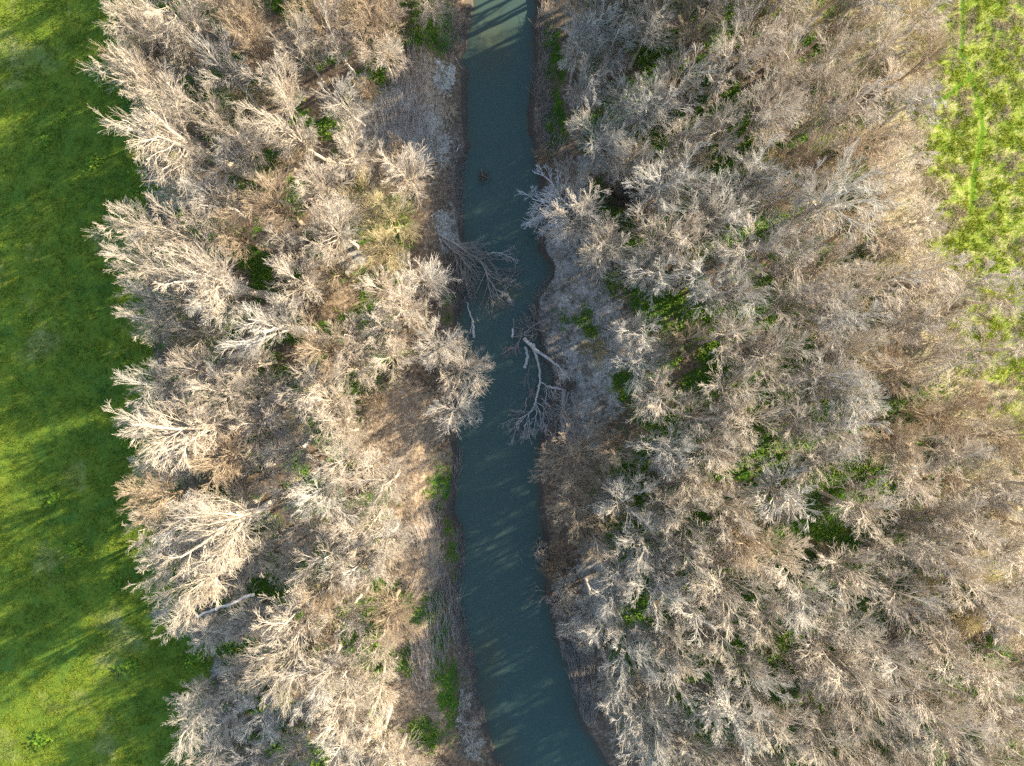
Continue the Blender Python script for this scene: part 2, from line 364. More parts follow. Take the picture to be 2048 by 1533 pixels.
def zat(x, y): return float(height(np.array([x]), np.array([y]))[0])
def ground_pt(px, py, it=3):
    zz = 0.0
    for _ in range(it):
        p = W(px, py, zz); zz = zat(p[0], p[1])
    return np.array([p[0], p[1], zz])

# ------------------------------------------------------------------ tree prototypes
def bezier(a, b, c, k):
    t = np.linspace(0, 1, k)[:, None]
    return (1-t)**2*a+2*t*(1-t)*b+t*t*c

def grow_tree(seed, h=12.0, r=3.0, nl=6, trunk_f=0.4, multi=False, dense=1.0, crook=0.22, lean=0.0, fat=1.0, fine=1.0):
    rng = np.random.default_rng(seed)
    out = {}
    th = h*trunk_f; rb = (0.015*h+0.03*r)*fat
    k = 9
    if not multi:
        tt = np.linspace(0, 1, k); P = np.zeros((1, k, 3)); P[0, :, 2] = tt*th
        wob = np.cumsum(rng.normal(size=(k, 2))*0.09, 0); wob[0] = 0; P[0, :, :2] = wob+lean*tt[:, None]**1.5*np.array([1, 0])*h*0.1
        R = (rb*(1-0.42*tt))[None, :]; R[0, 0] *= 1.35
        out['trunk'] = tubes(P, R, 7)
    limbs = []
    for i in range(nl):
        a = i*2.399+rng.random()*0.8
        rr = r*(0.45+0.4*rng.random()) if i else r*0.15
        T = np.array([math.cos(a)*rr, math.sin(a)*rr, h*(0.66+0.26*rng.random()) if i else h*0.92])
        if multi:
            A = np.array([math.cos(a)*0.1, math.sin(a)*0.1, 0]); B = np.array([math.cos(a)*rr*0.35, math.sin(a)*rr*0.35, T[2]*0.6]); r0 = rb*0.55
        else:
            t0 = 0.62+0.37*rng.random() if i > 1 else 0.98
            A = sample(P, R, np.array([[t0]]))[0][0, 0]; B = A+np.array([math.cos(a)*rr*0.35, math.sin(a)*rr*0.35, (T[2]-A[2])*0.45]); r0 = rb*(0.36 if i else 0.5)
        c = bezier(A, B, T+lean*np.array([h*0.12, 0, 0]), 8)
        w = np.cumsum(rng.normal(size=(8, 3))*crook*0.5, 0)*np.linspace(0, 1, 8)[:, None]**0.5; w[0] = 0
        c = c+w*0.6
        limbs.append((c, r0*np.linspace(1, 0.32, 8)))
    LP = np.stack([a for a, b in limbs]); LR = np.stack([b for a, b in limbs]); LL = np.linalg.norm(LP[:, -1]-LP[:, 0], axis=1)
    m2 = 8; Q2, R2, L2 = kids(rng, LP, LR, LL, m2, 42, 0.47, 6, up=0.14, out=0.34, wob=crook*0.45, tmin=0.15, rmax=0.078, rend=0.4, trop=0.05)
    m3 = 5; Q3, R3, L3 = kids(rng, Q2, R2, L2, m3, 34, 0.62, 5, up=0.06, out=0.22, wob=crook*0.4, tmin=0.1, rmax=0.036, rend=0.5, trop=0.02)
    m4 = max(3, int(round(4*dense))); Q4, R4, L4 = kids(rng, Q3, R3, L3, m4, 32, 0.62, 3, up=0.04, out=0.14, wob=crook*0.35, tmin=0.1, rmax=0.017, rend=0.6)
    Q5, R5, L5 = kids(rng, Q4, R4, L4, 3, 30, 0.78, 2, up=0.03, out=0.10, wob=0.08, tmin=0.1, rmax=0.011, rend=0.6)
    R3 = np.maximum(R3, 0.016)*fine; R4 = np.maximum(R4, 0.0125)*fine; R5 = np.maximum(R5, 0.010)*fine
    limb_meshes = []
    for i in range(nl):
        s2 = slice(i*m2, (i+1)*m2)
        limb_meshes.append(join([tubes(LP[i:i+1], LR[i:i+1], 6), tubes(Q2[s2], R2[s2], 4)]))
    out['limb'] = limb_meshes
    out['twigs'] = join([tubes(Q3, R3, 3), tubes(Q4, R4, 3), tubes(Q5, R5, 3)])
    tv = out['twigs'][0]
    cx = tv.mean(0)
    rad = np.percentile(np.hypot(tv[:, 0]-cx[0], tv[:, 1]-cx[1]), 96.5)
    out['dim'] = (cx, rad, np.percentile(tv[:, 2], 99.5))
    return out

PROTO = {}
def add_proto(cls, idx, name, tree):
    root = bpy.data.objects.new(name, None)
    parts = []
    if 'trunk' in tree: parts.append(('trunk', tree['trunk']))
    for lm in tree['limb']: parts.append(('stem' if cls in ('shrub', 'thin') and 'trunk' not in tree else 'limb', lm))
    parts.append(('twigs', tree['twigs']))
    meshes = []
    for nm_, (vv, ff) in parts:
        o = mesh_np(nm_, vv, ff, BARK['tan'], link=False, smooth=nm_ != 'twigs')
        meshes.append((nm_, o.data)); bpy.data.objects.remove(o)
    bpy.data.objects.remove(root)
    PROTO.setdefault(cls, []).append((meshes, tree['dim']))
for i in range(6): add_proto('tall', i, 'bare_tree', grow_tree(100+i, 12, 3.0, nl=6, trunk_f=0.42, crook=0.20))
for i in range(3): add_proto('wide', i, 'bare_tree', grow_tree(200+i, 13, 5.0, nl=8, trunk_f=0.36, dense=1.0, crook=0.26))
add_proto('bold', 0, 'bare_tree', grow_tree(270, 10, 3.8, nl=6, trunk_f=0.35, dense=0.6, crook=0.26, fat=1.5, fine=1.35))
for i in range(2): add_proto('giant', i, 'bare_tree', grow_tree(250+i, 16, 4.8, nl=8, trunk_f=0.5, dense=0.9, crook=0.26, fat=1.55))
for i in range(2): add_proto('thin', i, 'bare_tree', grow_tree(300+i, 12, 2.2, nl=4, trunk_f=0.5, dense=0.6, crook=0.14))
for i in range(3): add_proto('shrub', i, 'bare_shrub', grow_tree(400+i, 4.0, 1.9, nl=6, multi=True, dense=0.6, crook=0.14))

REG = []   # everything placed: (object, px, py, side, noun)
def place(cls, px, py, rpx, h, tone, lean=0.0, lean_az=0.0, rz=None, var=None, noun='tree', label=None):
    protos = PROTO[cls]; meshes, (cx, rad, top) = protos[var if var is not None else random.randrange(len(protos))]
    zc = h*0.72
    wc = W(px, py, zc)
    r = rpx*TANH*(CAM_H-zc)/1024
    base = wc[:2]-np.array([math.cos(lean_az), math.sin(lean_az)])*math.tan(lean)*zc
    zb = zat(*base)
    if cls == 'shrub' : zb = zat(*base)
    t = bpy.data.objects.new('bare_tree' if noun == 'tree' else 'bare_shrub', None); C.objects.link(t)
    t.empty_display_size = 0.5
    t.location = (base[0], base[1], zb-0.12)
    s = r/rad; sz = h/top
    s = min(max(s, sz*0.6), sz*1.7)
    rz = random.uniform(0, 6.283) if rz is None else rz
    from mathutils import Matrix, Vector
    axis_ = Vector((-math.sin(lean_az), math.cos(lean_az), 0))
    M = Matrix.Rotation(lean, 4, axis_) @ Matrix.Rotation(rz, 4, 'Z')
    t.rotation_euler = M.to_euler(); t.scale = (s, s, sz)
    for nm_, me in meshes:
        o = bpy.data.objects.new(nm_, me); o.parent = t; C.objects.link(o)
        o.material_slots[0].link = 'OBJECT'; o.material_slots[0].material = BARK[tone]
        if nm_ == 'twigs': o['kind'] = 'stuff'
    t['category'] = noun
    REG.append(dict(o=t, px=px, py=py, r=rpx, tone=tone, noun=noun, h=h, label=label))
    return t

R_ = math.radians
# (px, py, radius px, class, tone, height, lean deg, lean azimuth deg)  - default class 'tall'
T_LEFT = [(359,27,70),(260,20,50),(284,68,58),(444,137,62,'tall','grey'),(359,89,45),(273,113,55),(308,240,108,'giant','tan',16,16,165),(262,150,48),(312,180,55),(410,219,45),(472,267,60),
 (581,253,75),(564,171,50),(506,103,45,'tall','brown'),(598,96,45),(633,41,60),(485,34,50,'tall','brown'),(667,75,50),(684,205,45,'tall','grey'),(472,318,45),
 (547,410,70),(632,369,50),(267,455,52),(359,462,65),(461,472,60),(564,486,50),(290,534,60),(359,525,55),(390,560,80,'giant','tan',15,14,180),(308,596,60),(292,637,50),(444,600,55),
 (598,561,60),(547,654,80,'giant','grey',14,6,200),(290,770,50),(393,746,65),(496,722,55),(650,700,60),(632,780,70),(444,784,55),(530,797,60),(340,862,78,'giant','tan',15,18,190),(273,842,40),(410,865,60),
 (535,852,75,'wide','tan',13),(376,915,60),(308,945,50),(444,920,60),(590,893,55),(667,842,50),(513,938,55),(308,1000,55),(420,1075,84,'giant','tan',17,16,212),(650,979,65),(575,985,50),(296,1052,50),(365,1045,60),(500,1110,55),
 (365,1104,55),(318,1130,45),(608,1045,60),(661,1104,70),(591,1132,55),(382,1174,60),(469,1150,50),(352,1243,52),(417,1271,60),(504,1243,55),(591,1243,65),(650,1180,50),(556,1348,88,'wide','tan',14),
 (643,1348,65),(480,1375,50),(385,1396,48),(372,1452,50),(445,1452,60),(417,1515,55),(521,1428,55),(626,1435,60),(591,1504,60),(685,1487,50),(745,44,65),(677,14,45),(858,8,40,'tall','tan',7),(763,113,45),
 (735,404,60,'tall','yellow',9),(787,445,60,'tall','yellow',9),(770,505,55,'tall','yellow',9),(838,563,55,'tall','grey',8),(763,580,45),(804,620,50),(677,553,50,'tall','brown',9),(770,662,50),(701,672,50),
 (880,688,60,'wide','grey',10,10,0),(928,738,64,'wide','tan',10,14,0),(908,822,56,'tall','grey',8,14,-20),(712,735,48),(668,805,50),(690,865,40),(684,929,58),(780,715,45),
 (737,1052,70,'wide','tan',12),(775,1070,50),(720,1122,65),(755,1125,50),(690,1230,46),(750,1300,50),(690,1348,72,'wide','tan',12),(755,1382,58),(685,1430,50),(765,1470,50),(725,1512,55),(700,1040,50)]
T_RIGHT = [(1197,27,60,'tall','grey'),(1163,68,50,'tall','grey'),(1231,68,55),(1300,44,55),(1180,154,46,'tall','grey'),(1249,188,50,'tall','grey'),(1205,257,68,'tall','grey'),(1300,205,60,'tall','grey'),
 (1088,388,78,'bold','white',8,38,188),(1156,340,46,'tall','grey',7),(1317,369,65,'tall','grey'),(1317,479,60),(1317,535,60,'tall','grey'),(1282,662,45,'tall','grey'),(1285,723,72,'wide','grey',11),(1317,790,55),
 (1150,930,84,'wide','brown',10,12,180),(1248,905,50,'tall','brown',9),(1160,1021,72,'wide','brown',10,8,180),(1190,1075,55,'tall','brown'),(1293,1087,66,'tall','grey'),(1245,1150,56,'tall','grey'),
 (1308,1170,66),(1206,1243,56,'tall','grey',11),(1258,1306,60,'tall','grey',13),(1240,1389,46,'tall','grey',11),(1284,1455,62,'wide','grey',13),(1150,-40,60),(1340,905,54),(1385,965,50),(1325,1010,48),(1270,-95,86,'wide','tan',15),(1400,-170,90,'wide','tan',15),(1350,1290,52,'tall','tan',13),(1390,1215,52,'tall','grey',13),(1230,1190,44,'tall','grey',11),(1985,600,48,'thin','tan',8),(2024,700,46,'thin','tan',8),(1948,700,46,'thin','tan',9),(2030,545,44,'thin','grey',7),(1915,560,50,'thin','tan',9),(1215,-60,60),(1290,-70,62),(1160,-140,66),(1250,-150,66),(1340,-130,66),(1300,1428,58,'tall','grey'),(1310,1512,55,'tall','grey'),  # several trees here added to shade the river, those above the frame unseen
 (1501,91,60),(1446,146,62),(1391,55,58),(1574,50,58),(1526,226,60),(1355,365,66,'tall','grey'),(1439,420,72,'wide','grey',13),(1668,385,84,'giant','grey',16,6,60),(1600,330,50,'tall','brown'),(1370,470,50),
 (1400,560,55,'tall','grey'),(1464,584,75,'wide','grey',13),(1595,602,78,'wide','tan',13),(1668,625,66),(1537,719,75,'wide','tan',12),(1464,774,68),(1629,756,68,'tall','grey'),(1702,792,55),(1483,847,60),
 (1665,850,58),(1775,737,60),(1430,902,58),(1385,830,55),(1556,975,66),(1811,957,60),(1629,920,60),(1775,884,58),(1884,829,56),(1439,1157,88,'wide','tan',13),(1480,1075,62),(1355,1029,55),(1446,1010,60),
 (1683,1130,66),(1793,1183,70),(1592,1185,60),(1665,1310,92,'wide','tan',13),(1765,1303,72),(1725,1385,78,'wide','tan',13),(1337,1347,60,'tall','grey'),(1490,1350,60),(1457,1430,68,'tall','grey'),(1365,1480,50,'tall','grey'),
 (1640,1465,76,'wide','tan',13),(1866,1438,72),(1957,1347,66),(1921,1164,66),(1985,1225,60),(1994,1438,66),(1428,1250,60),(1540,1450,55),(1930,1050,60),(1860,1090,58),(1720,1010,58),(1880,1300,60),(2020,1120,60),(1990,980,55)]
SHRUBS = [(342,376,60,'grey',6),(438,397,40,'brown'),(639,468,45,'brown'),(735,308,44,'grey'),(790,312,42,'brown'),(690,427,36,'grey'),(640,600,40,'brown'),(928,1475,34,'grey',2.0),(925,1425,24,'grey',1.8),(944,1515,26,'grey',2.0),(1216,470,42,'yellow',4),
 (1265,308,44,'brown'),(1135,1195,34,'grey'),(1150,1278,34,'grey'),(1110,1150,32,'brown'),(1250,385,46,'dark'),(1290,430,40,'brown'),(750,800,30,'brown'),(1190,500,34,'yellow',3.5),(345,672,44,'yellow',7),(872,575,36,'grey'),
 (1230,300,34,'brown'),(1130,1230,30,'grey'),(1178,1300,32,'grey',3),(1085,295,24,'brown',2.5),(1215,880,34,'brown'),(700,260,36,'grey'),(730,180,34,'brown'),(830,640,34,'brown'),(800,530,34,'grey'),(640,1290,36,'brown')]

placed = []
def auto_tree(e, side):
    px, py, r = e[:3]
    cls = e[3] if len(e) > 3 else 'tall'
    tone = e[4] if len(e) > 4 else random.choices(['tan', 'grey', 'brown'], [5, 1.2, 0.7] if side == 'L' else [6, 2, 1])[0]
    h = e[5] if len(e) > 5 else min(9.0+r/60*3.2, 14.5)+random.uniform(-1, 1)
    if len(e) <= 5:
        if 690 < px < 900: h -= 2.0
        if 1120 < px < 1260: h -= 2.0
    if side == 'L' and px < 640:
        em = (int(px*13+py*7) % 4 == 0) or cls == 'giant'
        h += float(np.interp(py, [300, 560, 800, 1000, 1500], [2.0, 0.6, -3.0, -5.6, -6.0])) + (3.2*float(np.interp(py, [600, 1000], [0, 2.2])) if em else 0)
    if side == 'R' and 1150 < px < 1750: h += 2.6 if px < 1550 else 1.2
    if side == 'R' and (py < 0 or py > 1533): h += 2.2  # unseen trees outside the frame made taller to shade the river
    ln = math.radians(e[6]) if len(e) > 6 else math.radians(random.uniform(0, 6)); az = math.radians(e[7]) if len(e) > 7 else random.uniform(0, 6.28)
    if len(e) <= 6 and side == 'L' and px < 340: ln = math.radians(random.uniform(4, 10)); az = math.pi
    placed.append((px, py, r))
    place(cls, px, py, r*1.06, max(h, 6.0), tone, ln, az)
for e in T_LEFT: auto_tree(e, 'L')
for e in T_RIGHT: auto_tree(e, 'R')

EXCL = [(1600, 1150, 50), (1500, 660, 40), (1540, 930, 48), (1690, 800, 42), (1640, 1030, 46), (1330, 850, 34), (1430, 1000, 34), (1380, 1290, 44), (1500, 20, 42), (1250, 180, 34), (1300, 120, 30), (1730, 520, 40), (1560, 780, 34), (1720, 930, 40), (1840, 1330, 36), (1490, 300, 36), (1410, 640, 36), (1520, 1090, 36), (1395, 1130, 26), (1420, 700, 30), (545, 730, 30), (480, 815, 30), (545, 1150, 30), (480, 335, 45), (500, 840, 40), (545, 985, 45), (530, 545, 40), (862, 60, 60), (850, 240, 110), (880, 420, 60), (810, 860, 95), (850, 960, 60), (725, 1240, 45), (860, 1100, 55), (860, 1250, 70), (860, 1420, 80), (1170, 600, 110), (1190, 780, 90), (1262, 960, 50), (1270, 480, 40),
        (1548, 1290, 60), (1375, 590, 40), (1240, 390, 60), (1180, 1150, 40), (1540, 465, 40), (540, 560, 24), (600, 320, 40), (770, 300, 60), (350, 390, 60), (1750, 1470, 50), (1660, 650, 30), (1600, 1150, 30), (520, 1070, 26), (1100, 200, 80), (1130, 1330, 60), (430, 1330, 45)]
def left_x(py): return np.interp(py, [-400, 0, 180, 300, 420, 440, 700, 740, 1000, 1200, 1300, 1380, 1533, 1900], [270, 270, 270, 330, 350, 290, 330, 300, 310, 360, 400, 390, 400, 420])
def right_x(py): return np.interp(py, [-500, 0, 450, 600, 800, 950, 1533, 1900], [1840, 1840, 1850, 1900, 1960, 2090, 2180, 2180])
rr = random.Random(77); fills = []
for _ in range(26000):
    px = rr.uniform(240, 2170); py = rr.uniform(-330, 1700)
    inL = left_x(py) < px < (880 if py < 0 else 780 if py < 350 else 840 if py < 760 else 790); inR = 1150 < px < right_x(py)
    if 1130 < px < 1150: continue
    if not (inL or inR): continue
    if inR and py > 1300 and px < 1225+(py-1400)*0.8: continue
    if any((px-a)**2+(py-b)**2 < c*c for a, b, c in EXCL): continue
    vis = 0 < py < 1533 and px < 2048
    md = (78 if inR else 82) if vis else (66 if (inR and py < 0 and px < 1700) else 82)  # unseen trees above the frame packed tighter to keep sun off the water
    if any((px-a)**2+(py-b)**2 < (max(md, c*(0.72 if vis else 0.6)))**2 for a, b, c in placed): continue
    thin = px > right_x(py)-190 and py < 900
    r = rr.uniform(48, 66) if vis else rr.uniform(60, 80)
    placed.append((px, py, r*0.9)); fills.append((px, py, r, thin, inL))
for px, py, r, thin, inL in fills:
    random.seed(int(px*7+py))
    cls = 'thin' if thin else ('tall' if r < 66 else 'wide')
    auto_tree((px, py, r, cls, random.choices(['tan', 'grey', 'brown'], [4, 1.2, 1] if inL else [6, 2, 1])[0], 8.5+r/60*3+random.uniform(-1.5, 1.5)) + ((random.uniform(3, 14), random.uniform(0, 60)) if thin else (random.uniform(0, 6), random.uniform(0, 360))), 'L' if inL else 'R')
for e in SHRUBS:
    place('shrub', e[0], e[1], e[2], e[4] if len(e) > 4 else random.uniform(3.2, 4.6), e[3], noun='shrub')
# low understorey shrubs seen through the gaps
rs = random.Random(9); sp = [(e[0], e[1]) for e in SHRUBS]; cnt = 0
for _ in range(9000):
    px = rs.uniform(300, 2040); py = rs.uniform(10, 1520)
    if not (left_x(py)+20 < px < 850 or 1190 < px < right_x(py)-10): continue
    if any((px-a)**2+(py-b)**2 < (c*0.8)**2 for a, b, c in EXCL): continue
    east = px > right_x(py)-330
    if any((px-a)**2+(py-b)**2 < (48 if east else 120)**2 for a, b in sp): continue
    sp.append((px, py)); cnt += 1
    random.seed(cnt)
    place('shrub', px, py, rs.uniform(30, 46), rs.uniform(2.6, 4.6), random.choice(['tan', 'tan', 'yellow', 'brown'] if east else ['brown', 'brown', 'tan', 'grey', 'yellow']), noun='shrub')
    if cnt > 120: break
print('TREES', sum(1 for a in REG if a['noun'] == 'tree'), 'in view', sum(1 for a in REG if a['noun'] == 'tree' and 0 < a['py'] < 1533 and a['px'] < 2048), 'SHRUBS', sum(1 for a in REG if a['noun'] == 'shrub'))

# ---- labels that single each tree out: rank from the field, the river banks or the meadow, and the landmark it stands level with
BANDS = [(-999, 0, "beyond the photo's top edge"), (0, 170, "along the photo's top edge"), (170, 330, 'level with the flattened stalks'), (330, 490, 'level with the tiny snag'), (490, 650, 'level with the collapsed tree'),
         (650, 800, 'level with the crossed logs'), (800, 960, 'level with the sunlit clearing'), (960, 1130, 'level with the green tuft'), (1130, 1330, 'level with the slanting log'),
         (1330, 1533, "along the photo's bottom edge"), (1533, 9999, "beyond the photo's bottom edge")]
ORD = ['nearest', 'second', 'third', 'fourth', 'fifth', 'sixth', 'seventh', 'eighth', 'ninth', 'tenth', 'eleventh', 'twelfth', 'thirteenth', 'fourteenth', 'fifteenth', 'sixteenth', 'seventeenth', 'eighteenth', 'nineteenth', 'twentieth']
TONE = {'tan': 'sandy', 'grey': 'pale grey', 'brown': 'brown', 'yellow': 'yellowish', 'white': 'leaning whitish', 'dark': 'dark'}
for noun in ('tree', 'shrub'):
    for b0, b1, ph in BANDS:
        for side in 'LR':
            g = sorted([a for a in REG if a['noun'] == noun and b0 <= a['py'] < b1 and (a['px'] < 1010) == (side == 'L')], key=lambda a: a['px'])
            n = len(g); half = (n+1)//2
            for i, a in enumerate(g):
                if side == 'L':
                    w = (ORD[i], 'from the green field') if i < half else (ORD[n-1-i], "from the river's sunlit bank")
                else:
                    w = (ORD[i], "from the river's shaded bank") if i < half else (ORD[n-1-i], 'from the tussock meadow')
                size = '' if TONE[a['tone']] == 'pale grey' else ('big ' if a['r'] > 66 and noun == 'tree' else ('slim ' if a['r'] < 48 and noun == 'tree' else ''))
                o = a['o']; d, fr = w
                if d == 'nearest': fr = fr.replace('from ', '')
                o['label'] = f"{size}{TONE[a['tone']]} bare {noun} {d} {fr}, {ph}"
                o['group'] = {('tree', 'L'): 'bare trees of the wood beside the green field', ('tree', 'R'): 'bare trees of the wood beside the meadow',
                              ('shrub', 'L'): 'bare shrubs in the wood beside the green field', ('shrub', 'R'): 'bare shrubs in the wood beside the meadow'}[(noun, side)]

# ------------------------------------------------------------------ fallen wood, built one by one
def thing(name, label, cat, loc, group=None):
    o = bpy.data.objects.new(name, None); C.objects.link(o); o.location = loc; o.empty_display_size = 0.4
    o['label'] = label; o['category'] = cat
    if group: o['group'] = group
    return o
def spline(pts, k):
    pts = np.array(pts, float); n = len(pts)
    if n == 2: return pts[0]+(pts[1]-pts[0])*np.linspace(0, 1, k)[:, None]
    u = np.linspace(0, n-1, k); i = np.minimum(u.astype(int), n-2); f = (u-i)[:, None]
    p = lambda j: pts[np.clip(j, 0, n-1)]
    p0, p1, p2, p3 = p(i-1), p(i), p(i+1), p(i+2)
    return 0.5*((2*p1)+(-p0+p2)*f+(2*p0-5*p1+4*p2-p3)*f**2+(-p0+3*p1-3*p2+p3)*f**3)
def limb_part(name, parent, pts3, r0, r1, mat, sides=8, k=18, wob=0.04, seed=0, fan=0, fan_len=0.5, fan_t=0.3, ends=True):
    """a crooked branch through given points; fan adds side twigs as their own part"""
    rng = np.random.default_rng(seed+int(abs(pts3[0][0])*100))
    c = spline(pts3, k); c = c+rng.normal(size=c.shape)*wob*np.array([1, 1, 0.5]); 
    R = np.linspace(r0, r1, k)*(1+0.10*rng.normal(size=k)); R[0] *= 1.1
    P = c[None]; Rr = R[None]
    loc = np.array(parent.location)
    vv, ff = tubes(P, np.abs(Rr), sides)
    if ends:   # closed ends
        cv = np.array([c[0], c[-1]]); n0 = len(vv); vv = np.concatenate([vv, cv])
        a = np.arange(sides); e1 = np.stack([np.full(sides, n0), np.roll(a, -1), a, a], 1); last = (k-1)*sides
        q = []
        for s_ in range(0, sides, 1): q.append([n0, (s_+1) % sides, s_, s_])
        tri = [(n0, (s_+1) % sides, s_) for s_ in range(sides)]+[(n0+1, last+s_, last+(s_+1) % sides) for s_ in range(sides)]
    me = bpy.data.meshes.new(name)
    faces = [tuple(int(i) for i in f) for f in ff]+([t for t in tri] if ends else [])
    me.from_pydata([tuple(p-loc) for p in vv], [], faces); me.materials.append(mat)
    me.polygons.foreach_set('use_smooth', [True]*len(me.polygons)); me.update()
    o = bpy.data.objects.new(name, me); C.objects.link(o); o.parent = parent
    if fan:
        L = np.array([np.linalg.norm(c[-1]-c[0])])
        Q1, R1, L1 = kids(rng, P, Rr, L*fan_len, fan, 34, 0.9, 6, wob=0.14, tmin=fan_t, rmax=max(r1*1.2, 0.035), rend=0.4, flat=0.35)
        Q2, R2, L2 = kids(rng, Q1, R1, L1, 6, 36, 0.5, 4, wob=0.14, tmin=0.25, rmax=0.022, rend=0.5, flat=0.5)
        Q3, R3, L3 = kids(rng, Q2, R2, L2, 4, 36, 0.55, 3, wob=0.14, tmin=0.2, rmax=0.015, rend=0.6, flat=0.5)
        R1 = np.maximum(R1, 0.02); R2 = np.maximum(R2, 0.013); R3 = np.maximum(R3, 0.01)
        vv, ff = join([tubes(Q1, R1, 4), tubes(Q2, R2, 3), tubes(Q3, R3, 3)])
        vv[:, 2] = np.maximum(vv[:, 2], ZW-0.25)
        t = mesh_np('twigs', vv-loc, ff, mat, parent); t['kind'] = 'stuff'
    return o
def pp(lst): return [W(a, b, c) for a, b, c in lst]

# crossed pale logs on the mud shelf
p = pp([(1049, 678, -2.35), (1069, 698, -2.0), (1096, 717, -1.9), (1114, 730, -1.75), (1129, 746, -1.6), (1140, 762, -1.4)])
t = thing('fallen_log', 'long bleached log slanting down from the driftwood pile across the muddy waterline', 'log', p[0]); limb_part('trunk', t, p, 0.22, 0.07, M_DRIFT)
limb_part('branch', t, pp([(1111, 728, -1.8), (1117, 745, -1.7), (1122, 772, -1.6)]), 0.06, 0.03, M_DRIFT, 5, 10, fan=4, fan_len=0.6)
p = pp([(1065, 688, -2.55), (1074, 717, -2.45), (1080, 755, -2.5), (1076, 783, -2.55), (1070, 808, -2.6)])
t = thing('fallen_log', 'bent bleached log lying lengthwise along the waterline with a fan of dead branches', 'log', p[0]); limb_part('trunk', t, p, 0.19, 0.09, M_DRIFT, seed=2)
for i, (pts, r) in enumerate([([(1070, 808), (1062, 825), (1040, 838), (1033, 858)], 0.07), ([(1070, 808), (1072, 828), (1067, 860)], 0.07), ([(1070, 806), (1080, 826), (1082, 850)], 0.06), ([(1071, 804), (1088, 816), (1098, 845)], 0.05), ([(1080, 762), (1095, 774), (1107, 788)], 0.08), ([(1094, 773), (1093, 790), (1089, 803)], 0.05), ([(1068, 812), (1055, 835), (1050, 862)], 0.05)]):
    limb_part('branch', t, [W(a, b, -2.6+0.25*j) for j, (a, b) in enumerate(pts)], r, 0.025, M_DRIFT, 5, 10, seed=i, fan=6, fan_len=0.75, ends=False)
p = pp([(1051, 693, -2.95), (1055, 712, -2.85), (1053, 725, -2.88), (1050, 736, -2.98)])
t = thing('driftwood', 'short pale trunk piece half afloat between the two crossed logs', 'driftwood', p[0]); limb_part('trunk', t, p, 0.16, 0.20, M_DRIFT)
p = pp([(1129, 779, -1.7), (1127, 800, -1.7), (1126, 817, -1.75), (1123, 838, -1.8), (1125, 860, -1.7), (1125, 884, -1.5)])
t = thing('fallen_log', 'thick grey fallen trunk running down the mud bank below the dark root plate', 'log', p[0]); limb_part('trunk', t, p, 0.30, 0.14, M_GREYWOOD)
limb_part('branch', t, pp([(1126, 830, -1.6), (1133, 850, -1.5), (1136, 874, -1.3)]), 0.14, 0.07, M_GREYWOOD, fan=5, fan_len=0.7)
limb_part('branch', t, pp([(1138, 783, -1.4), (1130, 808, -1.2), (1116, 822, -1.2)]), 0.08, 0.03, M_GREYWOOD, 5, 10, fan=7, fan_len=0.9)
limb_part('branch', t, pp([(1143, 780, -1.3), (1158, 800, -1.2), (1180, 832, -1.0)]), 0.07, 0.02, M_GREYWOOD, 5, 10, fan=8, fan_len=0.7)
p = pp([(1094, 773, -2.2), (1110, 776, -2.0), (1128, 780, -1.7)])
t = thing('fallen_log', 'short pale crosswise log joining the bent log to the root plate', 'log', p[0]); limb_part('trunk', t, p, 0.11, 0.15, M_DRIFT)
p = pp([(1045, 664, -2.7), (1038, 686, -2.6), (1026, 698, -2.7)])
t = thing('fallen_branch', 'grey feathery dead branch reaching from the driftwood pile into the water', 'branch', p[0]); limb_part('stem', t, p, 0.10, 0.04, M_GREYWOOD, 5, 10, fan=10, fan_len=0.9)
p = pp([(1025, 657, -2.95), (1026, 666, -2.8), (1025, 675, -2.95)])
t = thing('driftwood', 'small white chunk of wood floating beside the driftwood pile', 'driftwood', p[0]); limb_part('trunk', t, p, 0.08, 0.14, drift_mat('white_wood', (0.5, 0.48, 0.45), (0.8, 0.78, 0.74)), wob=0.02)
p = pp([(1053, 796, -2.7), (1051, 818, -2.6), (1040, 840, -2.7), (1032, 855, -2.9)])
t = thing('fallen_branch', 'thin forked dead branch standing out of the water left of the bent log', 'branch', p[0]); limb_part('stem', t, p, 0.07, 0.03, M_GREYWOOD, 5, 12, fan=5, fan_len=0.6)

for nm_, lb, pts, r0 in [('fallen_branch', 'thin grey dead branch crossing from the bent log towards the shaded bank', [(1088, 802, -2.3), (1104, 822, -2.0), (1112, 856, -1.9), (1108, 880, -1.9)], 0.07),
        ('fallen_branch', 'long thin dead branch lying beside the thick grey trunk on the mud', [(1142, 786, -1.2), (1150, 812, -1.2), (1146, 846, -1.2), (1152, 876, -1.1)], 0.06),
        ('fallen_branch', 'dead branch trailing upstream from the driftwood pile along the waterline', [(1060, 660, -2.5), (1068, 640, -2.2), (1072, 618, -2.0)], 0.05),
        ('fallen_branch', 'dead branch poking across the driftwood pile towards the pale mud', [(1048, 668, -2.2), (1066, 652, -2.0), (1088, 638, -1.8)], 0.06),
        ('fallen_branch', 'slender half sunken branch between the floating trunk piece and the bent log', [(1058, 700, -2.92), (1060, 730, -2.9), (1057, 760, -2.95), (1062, 785, -2.98)], 0.035)]:
    p = pp(pts); t = thing(nm_, lb, 'branch', p[0]); limb_part('stem', t, p, r0, r0*0.4, M_GREYWOOD, 5, 12, fan=7, fan_len=0.6, ends=False)
